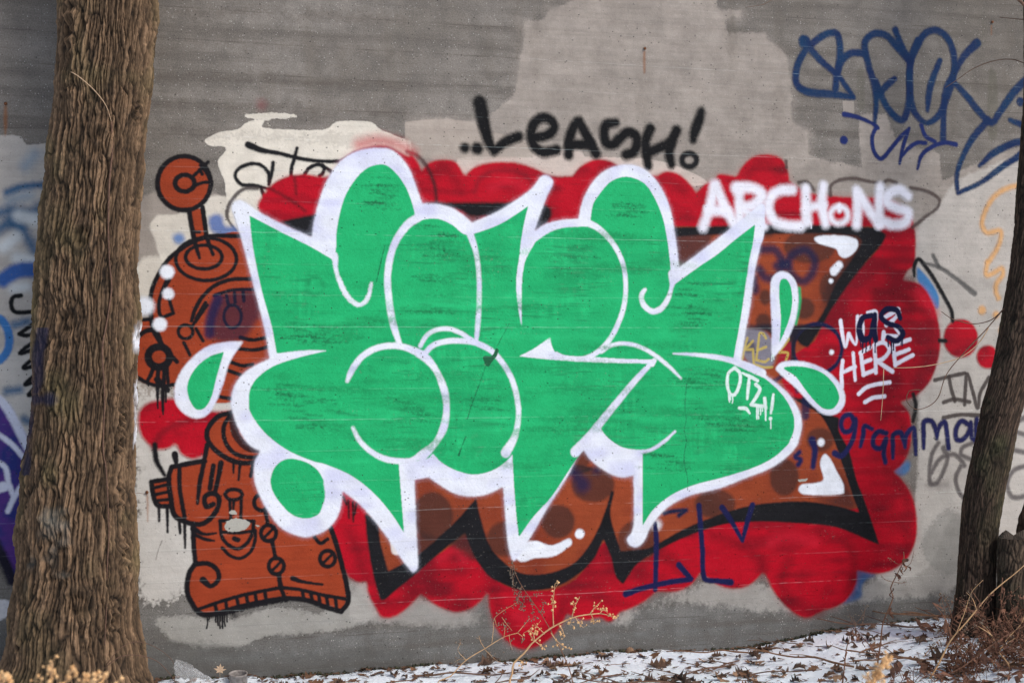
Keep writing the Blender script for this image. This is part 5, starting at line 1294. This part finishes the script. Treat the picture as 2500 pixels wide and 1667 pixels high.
for i in range(5):
    r = random.Random(i+60); vv, ff = [], []
    for t in range(7):
        u = t/6; w = .011*math.sin(math.pi*(.08+.88*u))
        for k in (-1, 0, 1): vv.append(Vector((k*w*(1-.4*abs(math.sin(u*5+i))), .012*math.sin(u*6+i)+abs(k)*.006, -u*.055)))
    for t in range(6):
        for k in (0, 1): a = t*3+k; ff.append((a, a+1, a+4, a+3))
    me = bpy.data.meshes.new('dry_leaf'); me.from_pydata([tuple(v_) for v_ in vv], [], ff); me.update(); me.polygons.foreach_set('use_smooth', [True]*len(me.polygons)); me.materials.append(M_BRNL); LV.append(me)
def add_leaf(e, p, s_):
    o = bpy.data.objects.new('dry_leaf', random.choice(LV)); COLL.objects.link(o); o.parent = e; o.location = p; o.scale = (s_, s_, s_)
    o.rotation_euler = (random.gauss(0, .5), random.gauss(0, .6), random.uniform(0, 6.28))
k = lambda *a: [('K', x, y) for x, y in a]
random.seed(5)
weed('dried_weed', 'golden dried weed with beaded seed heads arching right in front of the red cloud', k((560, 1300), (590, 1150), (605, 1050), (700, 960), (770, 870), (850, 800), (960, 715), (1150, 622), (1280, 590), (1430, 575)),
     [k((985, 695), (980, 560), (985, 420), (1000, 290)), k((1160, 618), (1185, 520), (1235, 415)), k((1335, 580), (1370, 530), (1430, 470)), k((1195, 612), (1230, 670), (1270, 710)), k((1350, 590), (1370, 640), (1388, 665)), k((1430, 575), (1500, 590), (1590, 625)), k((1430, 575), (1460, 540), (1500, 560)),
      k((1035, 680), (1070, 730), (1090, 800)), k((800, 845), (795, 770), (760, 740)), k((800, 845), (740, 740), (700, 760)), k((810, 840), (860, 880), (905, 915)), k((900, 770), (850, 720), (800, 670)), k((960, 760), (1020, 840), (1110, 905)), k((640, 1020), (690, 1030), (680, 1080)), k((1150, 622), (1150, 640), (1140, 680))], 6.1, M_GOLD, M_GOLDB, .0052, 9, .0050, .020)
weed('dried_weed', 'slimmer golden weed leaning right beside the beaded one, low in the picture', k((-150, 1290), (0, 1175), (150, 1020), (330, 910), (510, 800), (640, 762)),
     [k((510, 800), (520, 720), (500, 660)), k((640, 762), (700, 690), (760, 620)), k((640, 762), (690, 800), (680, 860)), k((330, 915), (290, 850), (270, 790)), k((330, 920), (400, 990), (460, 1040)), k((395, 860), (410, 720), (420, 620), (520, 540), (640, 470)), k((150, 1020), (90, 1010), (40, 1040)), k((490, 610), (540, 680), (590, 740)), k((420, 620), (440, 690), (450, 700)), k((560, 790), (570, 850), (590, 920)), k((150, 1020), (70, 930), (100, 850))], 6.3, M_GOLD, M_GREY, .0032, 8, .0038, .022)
weed('dried_weed', 'dark thin weed with a drooping grey seed plume in front of the black bowl shape', k((1175, 1300), (1150, 1150), (1110, 1040), (1040, 890), (960, 740), (860, 570), (760, 430), (680, 310), (620, 190), (590, 60)),
     [k((620, 190), (600, 260), (615, 380)), k((600, 120), (590, 200), (600, 300)), k((680, 310), (650, 400), (620, 450)), k((680, 320), (650, 420), (690, 540)), k((760, 430), (780, 500), (790, 600)), k((760, 430), (800, 400), (850, 380)), k((720, 380), (700, 450), (670, 520)), k((590, 60), (575, 130), (580, 230)), k((860, 570), (890, 500), (900, 450))], 6.6, M_BRN, M_GREY, .0028, 26, .0034, .012, bud_from=.0)
g_ = lambda *a: [('G', x, y) for x, y in a]
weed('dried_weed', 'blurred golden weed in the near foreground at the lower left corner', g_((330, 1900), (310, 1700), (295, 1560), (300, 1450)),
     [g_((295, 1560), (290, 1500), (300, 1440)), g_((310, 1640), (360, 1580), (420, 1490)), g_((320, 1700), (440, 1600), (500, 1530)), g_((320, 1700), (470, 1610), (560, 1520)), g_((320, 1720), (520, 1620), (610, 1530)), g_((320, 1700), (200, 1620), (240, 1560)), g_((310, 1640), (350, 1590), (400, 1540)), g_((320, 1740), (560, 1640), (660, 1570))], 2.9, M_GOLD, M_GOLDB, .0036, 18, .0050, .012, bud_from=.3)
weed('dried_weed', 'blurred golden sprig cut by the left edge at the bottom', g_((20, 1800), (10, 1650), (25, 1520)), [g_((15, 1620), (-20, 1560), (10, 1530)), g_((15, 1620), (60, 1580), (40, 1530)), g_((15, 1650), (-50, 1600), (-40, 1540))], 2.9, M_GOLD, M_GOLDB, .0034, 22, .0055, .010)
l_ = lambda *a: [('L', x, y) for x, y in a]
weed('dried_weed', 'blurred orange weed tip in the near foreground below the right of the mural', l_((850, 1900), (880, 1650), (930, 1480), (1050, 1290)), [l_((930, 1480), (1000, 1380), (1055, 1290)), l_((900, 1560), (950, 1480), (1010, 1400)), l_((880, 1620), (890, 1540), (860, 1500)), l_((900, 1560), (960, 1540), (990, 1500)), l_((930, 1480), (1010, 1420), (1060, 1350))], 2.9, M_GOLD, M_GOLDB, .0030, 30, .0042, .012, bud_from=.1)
weed('dead_stalk', 'kinked reddish stalk with curled leaves right of the red cloud', l_((960, 1310), (980, 1180), (1000, 1000), (1060, 850), (1100, 740), (1075, 660), (1140, 520), (1200, 400), (1200, 310)),
     [l_((1200, 400), (1150, 430), (1060, 370)), l_((1170, 460), (1260, 430), (1300, 300)), l_((1100, 600), (1030, 580), (980, 530)), l_((1110, 600), (1180, 610), (1230, 600))], 7.75, M_BRN, M_GREY, .0042, 5, .003, .015, leafy=12)
weed('dead_stalk', 'short leafy dead stalk at the bottom under the big red lobe', l_((610, 1600), (635, 1400), (650, 1250), (690, 1100), (700, 1040)), [l_((690, 1100), (740, 1000), (700, 940)), l_((700, 1080), (800, 1000), (830, 860))], 7.4, M_BRN, M_GREY, .0038, 7, .003, .02, leafy=9)
weed('dead_stalk', 'bent dead stalk crossing the snow left of the leaning tree', l_((960, 1300), (870, 1200), (780, 1100), (740, 1050), (740, 990)), [l_((740, 1000), (800, 930), (850, 820)), l_((740, 1000), (700, 960), (680, 900))], 7.6, M_BRN, M_GREY, .003, 7, .003, .02, leafy=6, root=False)
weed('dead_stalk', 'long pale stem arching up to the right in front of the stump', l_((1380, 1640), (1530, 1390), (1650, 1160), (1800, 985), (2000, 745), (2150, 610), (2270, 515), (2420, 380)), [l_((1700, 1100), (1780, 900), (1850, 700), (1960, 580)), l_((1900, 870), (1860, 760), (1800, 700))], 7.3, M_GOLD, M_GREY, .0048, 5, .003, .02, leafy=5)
weed('dead_stalk', 'lower brown stem running up to the right across the stump', l_((1350, 1640), (1550, 1520), (1750, 1420), (1950, 1275), (2200, 1100), (2420, 990)), [l_((1950, 1275), (2050, 1200), (2100, 1300)), l_((2100, 1170), (2230, 1230), (2300, 1300))], 7.25, M_BRN, M_GREY, .0042, 5, .003, .02, leafy=10)
# thicket round the foot of the leaning tree
random.seed(17)
for i in range(64):
    x0 = random.uniform(1480, 2500); y0 = random.uniform(1480, 1660); hh = random.uniform(300, 1250)*(.55+.45*(x0-1480)/900); lean = random.uniform(-.45, .5)
    if x0 < 1650: hh *= .5
    P = [(x0, y0)]; a = lean
    for q in range(4): a += random.uniform(-.7, .7); P.append((P[-1][0]+math.sin(a)*hh/4, P[-1][1]-math.cos(a)*hh/4))
    B = []
    for q in range(random.randint(1, 3)):
        s_ = random.choice(P[1:4]); a2 = random.uniform(-1.4, 1.4); Lb = random.uniform(90, 260); B.append(l_(s_, (s_[0]+math.sin(a2)*Lb*.5, s_[1]-math.cos(a2)*Lb*.5), (s_[0]+math.sin(a2*1.3)*Lb, s_[1]-math.cos(a2)*Lb)))
    dep = random.uniform(7.3, 7.95)
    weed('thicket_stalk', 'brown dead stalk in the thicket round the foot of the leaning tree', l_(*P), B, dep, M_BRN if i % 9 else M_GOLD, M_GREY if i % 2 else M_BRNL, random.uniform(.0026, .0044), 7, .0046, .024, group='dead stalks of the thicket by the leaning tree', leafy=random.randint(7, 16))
# matted dead leaves and stems under the thicket
vv, ff = [], []
for _ in range(4200):
    x = random.uniform(1.35, 3.2); y = random.uniform(7.0, wall_y(x)-.25)
    if x < 2.12+.2*random.random() and not (x > 1.62+.2*random.random() and y < 7.45+.12*(x-1.6)): continue
    if random.random() < .3 and x < 2.0: continue
    p = Vector((x, y, gz(x, y)+random.random()**2*(.16 if x > 2.1 else .05))); L_ = random.uniform(.02, .11); a = random.uniform(0, 6.28); b2 = random.gauss(.2, .5)
    d = Vector((math.cos(a)*math.cos(b2), math.sin(a)*math.cos(b2), math.sin(b2)))
    if random.random() < .6: tube(vv, ff, [p, p+d*L_*.5+Vector((0, 0, .006)), p+d*L_], .0016, .0010, 3)
    else:
        b0 = len(vv); w = Vector((-d.y, d.x, random.uniform(-.5, .5))).normalized()*L_*.22
        vv += [p, p+d*L_*.4+w, p+d*L_*.8, p+d*L_*.4-w*.8+Vector((0, 0, .008))]; ff += [(b0, b0+1, b0+2), (b0, b0+2, b0+3)]
o = mesh_obj('undergrowth', vv, ff, M_BRNL, smooth=False); tag(o, 'matted dead stems and leaves under the thicket', kind='stuff')
